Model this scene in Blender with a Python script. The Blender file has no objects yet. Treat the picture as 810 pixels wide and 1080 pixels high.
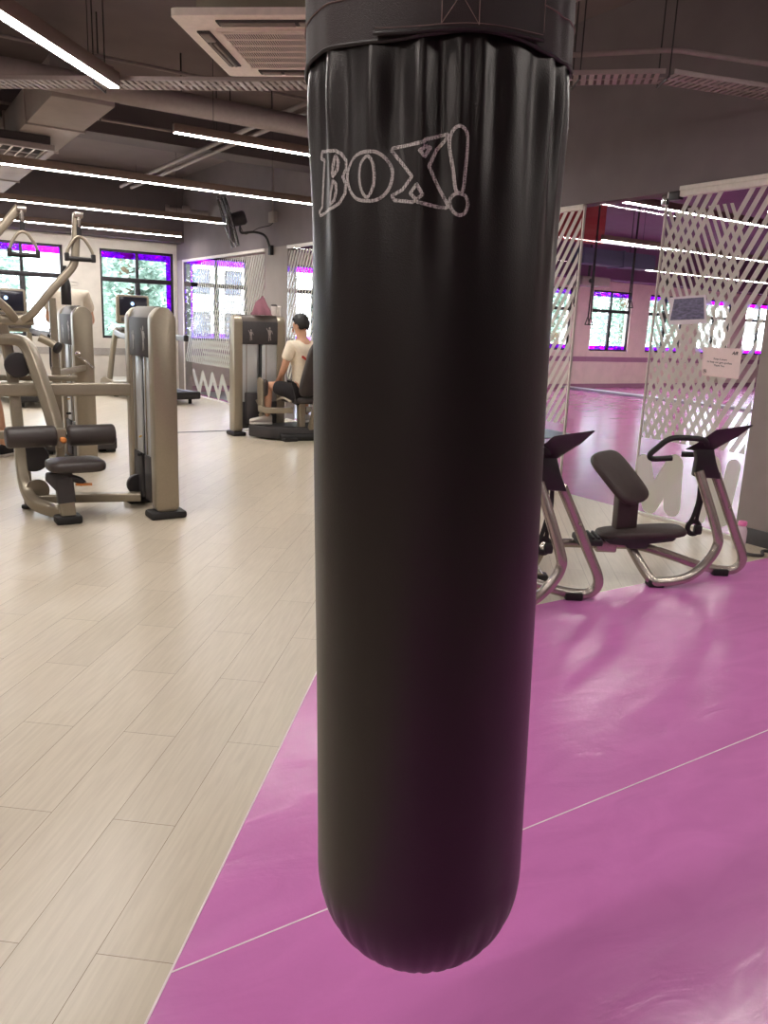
import bpy, bmesh, math, random
from mathutils import Vector, Matrix, Euler
random.seed(7)
sc = bpy.context.scene
COL = sc.collection
PI = math.pi
R = math.radians
V = Vector

# ------------------------------------------------------------------ materials
def new_mat(name):
    m = bpy.data.materials.new(name); m.use_nodes = True
    nt = m.node_tree; nt.nodes.clear()
    out = nt.nodes.new('ShaderNodeOutputMaterial')
    return m, nt, out
def N(nt, t, **kw):
    n = nt.nodes.new(t)
    for k, v in kw.items():
        if k.startswith('i_'): n.inputs[k[2:].replace('_', ' ')].default_value = v
        else: setattr(n, k, v)
    return n
def srgb(r, g, b):
    f = lambda c: (c/255/12.92) if c/255 <= .04045 else ((c/255+.055)/1.055)**2.4
    return (f(r), f(g), f(b), 1)
def pbr(name, col, rough=.5, metal=0, var=.06, nscale=30, bump=0, bscale=200, coat=0, spec=.5, stretch=None):
    m, nt, out = new_mat(name)
    p = N(nt, 'ShaderNodeBsdfPrincipled')
    p.inputs['Roughness'].default_value = rough; p.inputs['Metallic'].default_value = metal
    p.inputs['Coat Weight'].default_value = coat; p.inputs['Specular IOR Level'].default_value = spec
    tc = N(nt, 'ShaderNodeTexCoord'); mp = N(nt, 'ShaderNodeMapping')
    if stretch: mp.inputs['Scale'].default_value = stretch
    nt.links.new(tc.outputs['Object'], mp.inputs['Vector'])
    nz = N(nt, 'ShaderNodeTexNoise', i_Scale=nscale, i_Detail=4.)
    nt.links.new(mp.outputs[0], nz.inputs['Vector'])
    rp = N(nt, 'ShaderNodeValToRGB')
    c = col[:3]
    rp.color_ramp.elements[0].position = .3; rp.color_ramp.elements[1].position = .7
    rp.color_ramp.elements[0].color = (*[x*(1-var) for x in c], 1)
    rp.color_ramp.elements[1].color = (*[min(1, x*(1+var)) for x in c], 1)
    nt.links.new(nz.outputs['Fac'], rp.inputs['Fac'])
    nt.links.new(rp.outputs['Color'], p.inputs['Base Color'])
    if bump:
        n2 = N(nt, 'ShaderNodeTexNoise', i_Scale=bscale, i_Detail=3.)
        nt.links.new(mp.outputs[0], n2.inputs['Vector'])
        b = N(nt, 'ShaderNodeBump', i_Strength=bump, i_Distance=.004)
        nt.links.new(n2.outputs['Fac'], b.inputs['Height']); nt.links.new(b.outputs[0], p.inputs['Normal'])
    nt.links.new(p.outputs[0], out.inputs[0])
    return m
def emit(name, col, s):
    m, nt, out = new_mat(name)
    e = N(nt, 'ShaderNodeEmission'); e.inputs[0].default_value = (*col, 1); e.inputs[1].default_value = s
    nt.links.new(e.outputs[0], out.inputs[0]); return m
def glassy(name, tint=(1, 1, 1), rough=0.0, refl=1.0):
    m, nt, out = new_mat(name)
    t = N(nt, 'ShaderNodeBsdfTransparent'); t.inputs[0].default_value = (*tint, 1)
    g = N(nt, 'ShaderNodeBsdfGlossy'); g.inputs['Roughness'].default_value = rough
    fr = N(nt, 'ShaderNodeFresnel'); fr.inputs[0].default_value = 1.5
    ml = N(nt, 'ShaderNodeMath', operation='MULTIPLY'); ml.inputs[1].default_value = refl
    ge = N(nt, 'ShaderNodeNewGeometry'); iv = N(nt, 'ShaderNodeMath', operation='SUBTRACT'); iv.inputs[0].default_value = refl
    nt.links.new(ge.outputs['Backfacing'], iv.inputs[1]); cl = N(nt, 'ShaderNodeMath', operation='MAXIMUM'); cl.inputs[1].default_value = 0
    nt.links.new(iv.outputs[0], cl.inputs[0]); nt.links.new(cl.outputs[0], ml.inputs[1])
    nt.links.new(fr.outputs[0], ml.inputs[0])
    mx = N(nt, 'ShaderNodeMixShader')
    nt.links.new(ml.outputs[0], mx.inputs[0]); nt.links.new(t.outputs[0], mx.inputs[1]); nt.links.new(g.outputs[0], mx.inputs[2])
    nt.links.new(mx.outputs[0], out.inputs[0]); return m
def frosted(name, col, clear=.12):
    m, nt, out = new_mat(name)
    d = N(nt, 'ShaderNodeBsdfDiffuse'); d.inputs[0].default_value = (*col, 1)
    tl = N(nt, 'ShaderNodeBsdfTranslucent'); tl.inputs[0].default_value = (*col, 1)
    t = N(nt, 'ShaderNodeBsdfTransparent')
    m1 = N(nt, 'ShaderNodeMixShader'); m1.inputs[0].default_value = .45
    m2 = N(nt, 'ShaderNodeMixShader'); m2.inputs[0].default_value = clear
    nt.links.new(d.outputs[0], m1.inputs[1]); nt.links.new(tl.outputs[0], m1.inputs[2])
    nt.links.new(m1.outputs[0], m2.inputs[1]); nt.links.new(t.outputs[0], m2.inputs[2])
    nt.links.new(m2.outputs[0], out.inputs[0]); return m

def floor_mat():
    m, nt, out = new_mat('pale_oak_planks')
    p = N(nt, 'ShaderNodeBsdfPrincipled')
    tc = N(nt, 'ShaderNodeTexCoord')
    mp = N(nt, 'ShaderNodeMapping', vector_type='POINT')
    mp.inputs['Rotation'].default_value = (0, 0, -(PI/2-.69143))
    nt.links.new(tc.outputs['Object'], mp.inputs['Vector'])
    # after this rotation x runs along the planks and -y is the cross direction
    mp2 = N(nt, 'ShaderNodeMapping'); mp2.inputs['Location'].default_value = (-.466+.459+.918*4, -.566+.178*60, 0)
    nt.links.new(mp.outputs[0], mp2.inputs['Vector'])
    br = N(nt, 'ShaderNodeTexBrick'); br.offset = .5; br.offset_frequency = 2; br.squash = 1
    br.inputs['Color1'].default_value = srgb(200, 187, 168); br.inputs['Color2'].default_value = srgb(193, 180, 161)
    br.inputs['Mortar'].default_value = srgb(120, 98, 76)
    br.inputs['Scale'].default_value = 1; br.inputs['Mortar Size'].default_value = .0009; br.inputs['Mortar Smooth'].default_value = .1
    br.inputs['Brick Width'].default_value = .918; br.inputs['Row Height'].default_value = .178
    nt.links.new(mp2.outputs[0], br.inputs['Vector'])
    gm = N(nt, 'ShaderNodeMapping'); gm.inputs['Scale'].default_value = (2.2, 34, 1)
    nt.links.new(mp.outputs[0], gm.inputs['Vector'])
    nz = N(nt, 'ShaderNodeTexNoise', i_Scale=2.2, i_Detail=7., i_Distortion=.6)
    nt.links.new(gm.outputs[0], nz.inputs['Vector'])
    rp = N(nt, 'ShaderNodeValToRGB')
    rp.color_ramp.elements[0].position = .3; rp.color_ramp.elements[0].color = (.91, .895, .88, 1)
    rp.color_ramp.elements[1].position = .65; rp.color_ramp.elements[1].color = (1.04, 1.04, 1.04, 1)
    nt.links.new(nz.outputs['Fac'], rp.inputs['Fac'])
    mx = N(nt, 'ShaderNodeMix', data_type='RGBA', blend_type='MULTIPLY'); mx.inputs['Factor'].default_value = 1
    nt.links.new(br.outputs['Color'], mx.inputs['A']); nt.links.new(rp.outputs['Color'], mx.inputs['B'])
    nt.links.new(mx.outputs['Result'], p.inputs['Base Color'])
    p.inputs['Roughness'].default_value = .32; p.inputs['Specular IOR Level'].default_value = .5
    b = N(nt, 'ShaderNodeBump', i_Strength=.12, i_Distance=.002)
    nt.links.new(nz.outputs['Fac'], b.inputs['Height']); nt.links.new(b.outputs[0], p.inputs['Normal'])
    nt.links.new(p.outputs[0], out.inputs[0]); return m
def vinyl_mat(name, col, rough, bump, scale=3.5, spec=.5):
    m, nt, out = new_mat(name)
    p = N(nt, 'ShaderNodeBsdfPrincipled'); tc = N(nt, 'ShaderNodeTexCoord')
    n1 = N(nt, 'ShaderNodeTexNoise', i_Scale=scale, i_Detail=4., i_Distortion=.8)
    n2 = N(nt, 'ShaderNodeTexNoise', i_Scale=46., i_Detail=5.)
    mp = N(nt, 'ShaderNodeMapping'); mp.inputs['Scale'].default_value = (1, 2.5, 1); mp.inputs['Rotation'].default_value = (0, 0, .5)
    nt.links.new(tc.outputs['Object'], mp.inputs[0]); nt.links.new(mp.outputs[0], n1.inputs[0]); nt.links.new(tc.outputs['Object'], n2.inputs[0])
    rp = N(nt, 'ShaderNodeValToRGB'); c = col[:3]
    rp.color_ramp.elements[0].position = .3; rp.color_ramp.elements[1].position = .75
    rp.color_ramp.elements[0].color = (*[x*.93 for x in c], 1); rp.color_ramp.elements[1].color = (*[x*1.05 for x in c], 1)
    nt.links.new(n1.outputs['Fac'], rp.inputs[0]); nt.links.new(rp.outputs[0], p.inputs['Base Color'])
    mr = N(nt, 'ShaderNodeMapRange'); mr.inputs[3].default_value = rough*.8; mr.inputs[4].default_value = rough*1.25
    nt.links.new(n1.outputs['Fac'], mr.inputs[0]); nt.links.new(mr.outputs[0], p.inputs['Roughness'])
    b1 = N(nt, 'ShaderNodeBump', i_Strength=bump, i_Distance=.02); nt.links.new(n1.outputs['Fac'], b1.inputs['Height'])
    b2 = N(nt, 'ShaderNodeBump', i_Strength=bump*.9, i_Distance=.002); nt.links.new(n2.outputs['Fac'], b2.inputs['Height'])
    nt.links.new(b1.outputs[0], b2.inputs['Normal']); nt.links.new(b2.outputs[0], p.inputs['Normal'])
    p.inputs['Specular IOR Level'].default_value = spec
    nt.links.new(p.outputs[0], out.inputs[0]); return m
def stipple_mat():
    m, nt, out = new_mat('stippled_silver_print')
    p = N(nt, 'ShaderNodeBsdfPrincipled'); tc = N(nt, 'ShaderNodeTexCoord')
    v = N(nt, 'ShaderNodeTexVoronoi', i_Scale=620., i_Randomness=.25)
    nt.links.new(tc.outputs['Object'], v.inputs['Vector'])
    rp = N(nt, 'ShaderNodeValToRGB'); rp.color_ramp.elements[0].position = .42; rp.color_ramp.elements[1].position = .6
    rp.color_ramp.elements[0].color = srgb(206, 198, 196); rp.color_ramp.elements[1].color = srgb(96, 86, 88)
    nt.links.new(v.outputs['Distance'], rp.inputs[0]); nt.links.new(rp.outputs[0], p.inputs['Base Color'])
    p.inputs['Roughness'].default_value = .45
    nt.links.new(p.outputs[0], out.inputs[0]); return m

M = {}
M['oak'] = floor_mat()
M['mat'] = vinyl_mat('purple_vinyl', srgb(206, 120, 186), .22, .20)
M['mat_studio'] = vinyl_mat('glossy_purple_vinyl', srgb(190, 96, 160), .2, .10, 2.2)
M['weld'] = pbr('white_weld', srgb(232, 214, 220), .5)
M['ceil'] = pbr('mauve_ceiling_paint', srgb(112, 98, 98), .9, nscale=3)
M['wallgrey'] = pbr('warm_grey_paint', srgb(148, 138, 134), .8, nscale=4)
M['bulk'] = pbr('shaded_wall_grey', srgb(116, 106, 108), .85, nscale=4)  # column grey darkened: the shade above the lights is put into the colour
M['wallwhite'] = pbr('white_wall_paint', srgb(210, 203, 195), .8, nscale=5)
M['studioceil'] = pbr('purple_grey_ceiling', srgb(112, 78, 108), .9, nscale=3)  # purple-grey tone over the whole studio ceiling and its beam
M['studiowall'] = pbr('cream_wall_paint', srgb(232, 214, 204), .8, nscale=5)
M['dado'] = pbr('mauve_dado', srgb(168, 122, 150), .7)
M['dadogrey'] = pbr('grey_dado', srgb(160, 154, 150), .7)
M['darkbeam'] = pbr('dark_beam_paint', srgb(84, 74, 76), .9, nscale=3)
M['base'] = pbr('charcoal_skirting', srgb(72, 70, 72), .5)
M['trimwhite'] = pbr('white_trim', srgb(222, 214, 206), .5)
M['duct'] = pbr('painted_duct', srgb(146, 134, 132), .7, nscale=6, bump=.2, bscale=14)
M['pipe'] = pbr('painted_pipe', srgb(140, 126, 124), .6)
M['tray'] = pbr('galvanised_tray', srgb(158, 144, 142), .5, .3)
M['wire'] = pbr('thin_black_wire', srgb(40, 36, 38), .6)
M['acwhite'] = pbr('warm_white_plastic', srgb(236, 224, 214), .45)
M['acdark'] = pbr('dark_vent_interior', srgb(60, 52, 52), .8)
M['vane'] = pbr('grey_vane', srgb(130, 118, 112), .6)
M['fixture'] = pbr('bronze_fixture', srgb(120, 100, 88), .5, .2)
M['led'] = emit('led_diffuser', (1.0, .95, .89), 54)
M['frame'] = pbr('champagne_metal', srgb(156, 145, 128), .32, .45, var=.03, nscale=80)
M['framedark'] = pbr('dark_champagne_metal', srgb(140, 128, 112), .4, .4, var=.03)  # slightly darker champagne tone for posts, ribs and casings
M['silver'] = pbr('silver_tube', srgb(178, 168, 160), .26, .75, var=.03)
M['panel'] = pbr('silver_shroud_panel', srgb(196, 198, 200), .3, .3, var=.02)
M['graph'] = pbr('graphite_plastic', srgb(58, 54, 56), .55)
M['capgrey'] = pbr('warm_graphite_cap', srgb(92, 83, 78), .42)
M['black'] = pbr('black_rubber', srgb(30, 27, 28), .6)
M['plastic'] = pbr('black_plastic', srgb(40, 36, 38), .4)
M['uphol'] = pbr('black_upholstery', srgb(58, 50, 49), .42, bump=.25, bscale=500)
M['pad'] = pbr('brown_black_foam', srgb(62, 50, 48), .55, bump=.3, bscale=600)
M['orange'] = pbr('orange_lever', srgb(214, 132, 70), .4)
M['yellow'] = pbr('yellow_pin', srgb(226, 178, 70), .4)
M['inkdim'] = pbr('dim_print', srgb(150, 142, 138), .5)
M['ink'] = pbr('pale_print', srgb(206, 200, 196), .5)
M['inkdark'] = pbr('dark_print', srgb(58, 48, 56), .6)
M['paper'] = pbr('pale_pink_paper', srgb(236, 214, 212), .7, var=.02)
M['paperwhite'] = pbr('white_paper', srgb(226, 214, 222), .6, var=.02)
M['photo'] = pbr('blue_grey_photo', srgb(104, 98, 128), .4, var=.5, nscale=26, stretch=(1, 1, 3))
M['leather'] = None
M['collar'] = pbr('dark_canvas_collar', srgb(44, 31, 33), .66, bump=.35, bscale=900)
M['thread'] = pbr('tan_thread', srgb(120, 96, 92), .7)
M['piping'] = pbr('dark_piping', srgb(34, 27, 29), .6)
M['slate'] = vinyl_mat('glossy_slate_tone', srgb(84, 88, 100), .3, .06)
M['stipple'] = stipple_mat()
M['chain'] = pbr('steel_chain', srgb(150, 150, 150), .3, .9)
M['glass'] = glassy('clear_glass', (.97, .985, .98))
M['winglass'] = glassy('window_glass', (.97, .99, 1.0))
M['purplefilm'] = glassy('violet_film', (.50, .02, .96), .1, .6)
M['frost'] = frosted('frosted_film', (.80, .79, .70), .10)
M['winframe'] = pbr('black_aluminium', srgb(38, 34, 40), .4, .2)
M['chrome'] = pbr('chrome', srgb(200, 200, 200), .15, .95)
M['skin'] = pbr('skin', srgb(206, 156, 128), .5, var=.04)
M['shirt'] = pbr('cream_cotton', srgb(232, 218, 196), .85, bump=.4, bscale=60)
M['shirt2'] = pbr('beige_cotton', srgb(206, 194, 178), .85, bump=.4, bscale=60)
M['shorts'] = pbr('black_cotton', srgb(34, 30, 34), .85)
M['hair'] = pbr('black_hair', srgb(26, 22, 22), .5, nscale=120, bump=.6, bscale=150)
M['shoe'] = pbr('light_grey_shoe', srgb(196, 186, 180), .6)
M['sole'] = pbr('white_sole', srgb(228, 222, 216), .6)
M['redprint'] = pbr('red_print', srgb(190, 60, 50), .7)
M['towel'] = pbr('mauve_towel', srgb(140, 92, 104), .9, bump=.8, bscale=120)
M['towelblue'] = pbr('blue_grey_towel', srgb(128, 150, 172), .9, bump=.8, bscale=120)
M['pinkcap'] = pbr('pink_plastic', srgb(236, 130, 186), .35)
M['screen'] = pbr('dark_touchscreen', srgb(30, 30, 44), .15)
M['blueglow'] = emit('blue_screen_glint', (.35, .6, 1.0), 1.6)
M['red'] = pbr('red_panel', srgb(150, 44, 52), .7)
M['blueduct'] = pbr('slate_blue_duct', srgb(84, 90, 112), .7)
M['leaf'] = None
M['bark'] = pbr('bark', srgb(110, 90, 72), .9)
M['building'] = pbr('pale_facade', srgb(222, 226, 232), .8)
M['ground'] = pbr('pale_paving', srgb(190, 190, 186), .9)
M['belt'] = pbr('treadmill_belt', srgb(48, 46, 50), .7)
M['deck'] = pbr('grey_deck', srgb(160, 164, 172), .4)

def bottle_mat():
    m, nt, out = new_mat('clear_pinkish_plastic')
    p = N(nt, 'ShaderNodeBsdfPrincipled'); p.inputs['Base Color'].default_value = (.95, .8, .88, 1); p.inputs['Roughness'].default_value = .12
    t = N(nt, 'ShaderNodeBsdfTransparent'); t.inputs[0].default_value = (.97, .9, .94, 1)
    mx = N(nt, 'ShaderNodeMixShader'); mx.inputs[0].default_value = .62
    nt.links.new(t.outputs[0], mx.inputs[1]); nt.links.new(p.outputs[0], mx.inputs[2]); nt.links.new(mx.outputs[0], out.inputs[0]); return m
M['bottle'] = bottle_mat()
def leather_mat():
    m, nt, out = new_mat('black_grained_leather')
    p = N(nt, 'ShaderNodeBsdfPrincipled'); tc = N(nt, 'ShaderNodeTexCoord')
    p.inputs['Base Color'].default_value = srgb(18, 12, 15)
    p.inputs['Roughness'].default_value = .36; p.inputs['Specular IOR Level'].default_value = .55; p.inputs['Specular Tint'].default_value = (1, .92, .90, 1)
    v = N(nt, 'ShaderNodeTexVoronoi', i_Scale=520.); n = N(nt, 'ShaderNodeTexNoise', i_Scale=9., i_Detail=5.)
    nt.links.new(tc.outputs['Object'], v.inputs['Vector']); nt.links.new(tc.outputs['Object'], n.inputs['Vector'])
    b = N(nt, 'ShaderNodeBump', i_Strength=.22, i_Distance=.0008); nt.links.new(v.outputs['Distance'], b.inputs['Height'])
    b2 = N(nt, 'ShaderNodeBump', i_Strength=.10, i_Distance=.01); nt.links.new(n.outputs['Fac'], b2.inputs['Height'])
    nt.links.new(b.outputs[0], b2.inputs['Normal']); nt.links.new(b2.outputs[0], p.inputs['Normal'])
    nt.links.new(p.outputs[0], out.inputs[0]); return m
M['leather'] = leather_mat()
def leaf_mat():
    m, nt, out = new_mat('foliage')
    tc = N(nt, 'ShaderNodeTexCoord'); n = N(nt, 'ShaderNodeTexNoise', i_Scale=3., i_Detail=3.)
    nt.links.new(tc.outputs['Object'], n.inputs['Vector'])
    rp = N(nt, 'ShaderNodeValToRGB'); rp.color_ramp.elements[0].position = .35; rp.color_ramp.elements[1].position = .65
    rp.color_ramp.elements[0].color = srgb(112, 138, 124); rp.color_ramp.elements[1].color = srgb(182, 202, 194)
    nt.links.new(n.outputs['Fac'], rp.inputs[0])
    d = N(nt, 'ShaderNodeBsdfDiffuse'); t = N(nt, 'ShaderNodeBsdfTranslucent'); mx = N(nt, 'ShaderNodeMixShader'); mx.inputs[0].default_value = .45
    nt.links.new(rp.outputs[0], d.inputs[0]); nt.links.new(rp.outputs[0], t.inputs[0])
    nt.links.new(d.outputs[0], mx.inputs[1]); nt.links.new(t.outputs[0], mx.inputs[2]); nt.links.new(mx.outputs[0], out.inputs[0]); return m
M['leaf'] = leaf_mat()

# ------------------------------------------------------------------ mesh helpers
def merge(bm, tmp, mtx=None):
    me = bpy.data.meshes.new('tmp'); tmp.to_mesh(me); tmp.free()
    if mtx is not None: me.transform(mtx)
    bm.from_mesh(me); bpy.data.meshes.remove(me)
def box(bm, lo, hi, bev=0, mtx=None, seg=2):
    t = bmesh.new(); bmesh.ops.create_cube(t, size=1)
    lo, hi = V(lo), V(hi); c = (lo+hi)/2; s = hi-lo
    for v in t.verts: v.co = V((v.co.x*s.x+c.x, v.co.y*s.y+c.y, v.co.z*s.z+c.z))
    if bev: bmesh.ops.bevel(t, geom=t.edges[:], offset=min(bev, min(abs(x) for x in s)*.49), segments=seg, profile=.5, affect='EDGES')
    merge(bm, t, mtx); return bm
def B(lo, hi, bev=0, mtx=None): return box(bmesh.new(), lo, hi, bev, mtx)
def fillet(pts, rad, n=5):
    pts = [V(p) for p in pts]; out = [pts[0]]
    for i in range(1, len(pts)-1):
        a, b, c = pts[i-1], pts[i], pts[i+1]
        d1 = (a-b); d2 = (c-b); r = min(rad, d1.length*.48, d2.length*.48)
        p, q = b+d1.normalized()*r, b+d2.normalized()*r
        for k in range(n+1):
            t = k/n; out.append(p*(1-t)**2+b*2*t*(1-t)+q*t*t)
    out.append(pts[-1]); return out
def sweep(bm, pts, prof, up=(0, 0, 1), scales=None, closed=False):
    pts = [V(p) for p in pts]; n = len(pts); rings = []
    u = V(up); prevx = None
    for i, p in enumerate(pts):
        if closed: d = pts[(i+1) % n]-pts[i-1]
        else: d = pts[min(i+1, n-1)]-pts[max(i-1, 0)]
        d.normalize()
        if prevx is None:
            x = d.cross(u)
            if x.length < 1e-3: x = d.cross(V((1, 0, 0)))
        else: x = prevx-d*prevx.dot(d)
        x.normalize(); y = x.cross(d); prevx = x
        s = scales[i] if scales else 1
        rings.append([bm.verts.new(p+x*a*s+y*b*s) for a, b in prof])
    m = len(prof)
    for i in range(n if closed else n-1):
        r0, r1 = rings[i], rings[(i+1) % n]
        for k in range(m):
            bm.faces.new((r0[k], r0[(k+1) % m], r1[(k+1) % m], r1[k]))
    if not closed:
        bm.faces.new(rings[0][::-1]); bm.faces.new(rings[-1])
    return bm
def circ(r, n=12): return [(r*math.cos(2*PI*k/n), r*math.sin(2*PI*k/n)) for k in range(n)]
def rrect(w, h, r, n=3):
    o = []
    for cx, cy, a0 in ((w/2-r, h/2-r, 0), (-w/2+r, h/2-r, 90), (-w/2+r, -h/2+r, 180), (w/2-r, -h/2+r, 270)):
        for k in range(n+1):
            a = R(a0+90*k/n); o.append((cx+r*math.cos(a), cy+r*math.sin(a)))
    return o
def tube(pts, r, rad=0, n=12, up=(0, 0, 1), bm=None, scales=None):
    bm = bm or bmesh.new()
    if rad: pts = fillet(pts, rad)
    return sweep(bm, pts, circ(r, n), up, scales)
def bar(pts, w, h, cr=.012, rad=0, up=(0, 0, 1), bm=None):
    bm = bm or bmesh.new()
    if rad: pts = fillet(pts, rad)
    return sweep(bm, pts, rrect(w, h, min(cr, w*.49, h*.49)), up)
def lathe(prof, n=24, mtx=None, bm=None):
    bm = bm or bmesh.new(); t = bmesh.new(); rings = []
    for r, z in prof:
        if r < 1e-5: rings.append([t.verts.new((0, 0, z))])
        else: rings.append([t.verts.new((r*math.cos(2*PI*k/n), r*math.sin(2*PI*k/n), z)) for k in range(n)])
    for a, b in zip(rings, rings[1:]):
        for k in range(n):
            k2 = (k+1) % n
            if len(a) == 1 and len(b) == 1: continue
            if len(a) == 1: t.faces.new((a[0], b[k2], b[k]))
            elif len(b) == 1: t.faces.new((a[k], a[k2], b[0]))
            else: t.faces.new((a[k], a[k2], b[k2], b[k]))
    bmesh.ops.recalc_face_normals(t, faces=t.faces[:])
    merge(bm, t, mtx); return bm
def axis_m(p, d):
    q = V((0, 0, 1)).rotation_difference(V(d).normalized())
    return Matrix.Translation(V(p)) @ q.to_matrix().to_4x4()
def cyl(p0, p1, r, n=20, bev=.0, bm=None):
    p0, p1 = V(p0), V(p1); L = (p1-p0).length; b = min(bev, r*.9, L*.45)
    if b > 0:
        pr = [(0, 0), (r-b, 0)]+[(r-b+b*math.sin(a), b-b*math.cos(a)) for a in (R(30), R(60), R(90))]
        pr += [(r-b+b*math.cos(a), L-b+b*math.sin(a)) for a in (R(0), R(30), R(60))]+[(r-b, L), (0, L)]
    else: pr = [(0, 0), (r, 0), (r, L), (0, L)]
    return lathe(pr, n, axis_m(p0, p1-p0), bm)
def prism(poly, d0, d1, mtx=None, bev=0, bm=None, seg=2):
    """poly in local xy, extruded along local z from d0 to d1"""
    bm = bm or bmesh.new(); t = bmesh.new()
    lo = [t.verts.new((x, y, d0)) for x, y in poly]; hi = [t.verts.new((x, y, d1)) for x, y in poly]; n = len(poly)
    t.faces.new(lo[::-1]); t.faces.new(hi)
    for k in range(n): t.faces.new((lo[k], lo[(k+1) % n], hi[(k+1) % n], hi[k]))
    bmesh.ops.recalc_face_normals(t, faces=t.faces[:])
    if bev: bmesh.ops.bevel(t, geom=[e for e in t.edges], offset=bev, segments=seg, profile=.5, affect='EDGES')
    merge(bm, t, mtx); return bm
def roundpoly(pts, r, n=4):
    P = [V((*p, 0)) for p in pts]; out = []; m = len(P)
    for i in range(m):
        a, b, c = P[i-1], P[i], P[(i+1) % m]
        d1, d2 = a-b, c-b; rr = min(r, d1.length*.45, d2.length*.45)
        p, q = b+d1.normalized()*rr, b+d2.normalized()*rr
        for k in range(n+1):
            t = k/n; v = p*(1-t)**2+b*2*t*(1-t)+q*t*t; out.append((v.x, v.y))
    return out
XZ = Matrix(((1, 0, 0, 0), (0, 0, -1, 0), (0, 1, 0, 0), (0, 0, 0, 1)))      # local (x,y,z)->(x,-z,y)
YZ = Matrix(((0, 0, 1, 0), (1, 0, 0, 0), (0, 1, 0, 0), (0, 0, 0, 1)))       # local (x,y,z)->(z, x, y)
T = lambda *a: Matrix.Translation(V(a))
RZ = lambda a: Matrix.Rotation(a, 4, 'Z')
RX = lambda a: Matrix.Rotation(a, 4, 'X')
RY = lambda a: Matrix.Rotation(a, 4, 'Y')

WM = {}
def link(o, parent=None):
    COL.objects.link(o)
    if parent is not None: o.parent = parent
    return o
def tag(o, label=None, cat=None, group=None, kind=None):
    if label: o['label'] = label
    if cat: o['category'] = cat
    if group: o['group'] = group
    if kind: o['kind'] = kind
    return o
def obj(name, bm, mat, parent=None, label=None, smooth=40, world=False):
    """world=True: the bmesh is in world coordinates, moved into its thing's frame"""
    me = bpy.data.meshes.new(name); bmesh.ops.recalc_face_normals(bm, faces=bm.faces[:])
    bm.to_mesh(me); bm.free()
    me.materials.append(M[mat] if isinstance(mat, str) else mat)
    if world and parent is not None: me.transform(WM[parent.name].inverted())
    for p in me.polygons: p.use_smooth = True
    me.set_sharp_from_angle(angle=R(smooth))
    o = bpy.data.objects.new(name, me); link(o, parent)
    WM[o.name] = WM[parent.name] if parent is not None else Matrix.Identity(4)
    if label: o['label'] = label
    return o
def thing(name, label, cat, loc=(0, 0, 0), rz=0, group=None, mtx=None):
    o = bpy.data.objects.new(name, None); COL.objects.link(o)
    m = mtx if mtx is not None else T(*loc) @ RZ(rz)
    o.location = m.to_translation(); o.rotation_euler = m.to_euler(); WM[o.name] = m
    o.empty_display_size = .1
    return tag(o, label, cat, group)
def solo(name, bm, mat, label, cat, group=None, smooth=40):
    """a thing that is one mesh, with its origin at its base"""
    xs = [v.co for v in bm.verts]
    c = V(((min(v.x for v in xs)+max(v.x for v in xs))/2, (min(v.y for v in xs)+max(v.y for v in xs))/2, min(v.z for v in xs)))
    for v in bm.verts: v.co = v.co-c
    o = obj(name, bm, mat, None, None, smooth); o.location = c; WM[o.name] = T(*c)
    return tag(o, label, cat, group)
def struct(name, bm, mat, parent=None, smooth=30):
    o = obj(name, bm, mat, parent, None, smooth)
    if parent is None: o['kind'] = 'structure'
    return o
def dup(root, loc, rz=0, label=None):
    r = root.copy(); COL.objects.link(r); r.location = loc; r.rotation_euler = (0, 0, rz)
    if label: r['label'] = label
    def rec(src, dst):
        for ch in src.children:
            c = ch.copy(); COL.objects.link(c); c.parent = dst; rec(ch, c)
    rec(root, r)
    WM[r.name] = T(*loc) @ RZ(rz)
    return r
def plate(poly, z0, z1): return prism(poly, z0, z1)

# ------------------------------------------------------------------ constants of the place
XG, YB, ZC = 5.0, 14.9, 3.75          # glass wall plane, back wall plane, ceiling height
GT = 2.374                            # top of the glazing
U = V((math.sin(.69143), math.cos(.69143), 0))     # direction of the planks
W_ = V((math.cos(.69143), -math.sin(.69143), 0))   # across the planks
CR = V((.8364, -.548, 0)); CF = V((.548, .8364, 0))
def cf(r, f, z): return CR*r+CF*f+V((0, 0, z))

# ------------------------------------------------------------------ shell
struct('floor', plate([(-7, -5), (5.06, -5), (5.06, 14.9), (-7, 14.9)], -.1, 0), 'oak')
struct('floor.001', plate([(5.06, -5), (27, -5), (27, 14.9), (5.06, 14.9)], -.1, 0), 'mat_studio')
# purple vinyl sheets lying on the planks; their left edge follows a plank joint
def on_edge(y): 
    t = (y-1.31)/U.y; p = V((.352, 1.31, 0))+U*t; return (p.x, y)
ys = [-1.34, .03, 1.406, 2.785]
for k in range(3):
    y0, y1 = ys[k], ys[k+1]
    a, b = on_edge(y0+.0015), on_edge(y1-.0015)
    struct('floor.%03d' % (k+2), plate([a, (4.97, y0+.0015), (4.97, y1-.0015-(.02 if k == 2 else 0)), b], 0, .003), 'mat')
for k, y in enumerate(ys[1:3]):
    a = on_edge(y)
    struct('trim_%d' % (k+1), plate([(a[0], y-.0022), (4.97, y-.0022), (4.97, y+.0022), (a[0], y+.0022)], 0, .0036), 'weld')
a, b = V((*on_edge(-1.34), 0)), V((*on_edge(2.785), 0))
struct('trim_3', plate([tuple((a-W_*.004).xy), tuple((a+W_*.001).xy), tuple((b+W_*.001).xy), tuple((b-W_*.004).xy)], 0, .0042), 'weld')
struct('trim_4', B((3.1, 9.39, 0), (5.0, 9.425, .004)), 'base')
struct('floor.005', plate([(5.2, 7.6), (8.2, 7.6), (8.2, 14.7), (5.2, 14.7)], 0, .006), 'slate')  # dark slate sheet added on the studio floor behind the far pane
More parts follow.
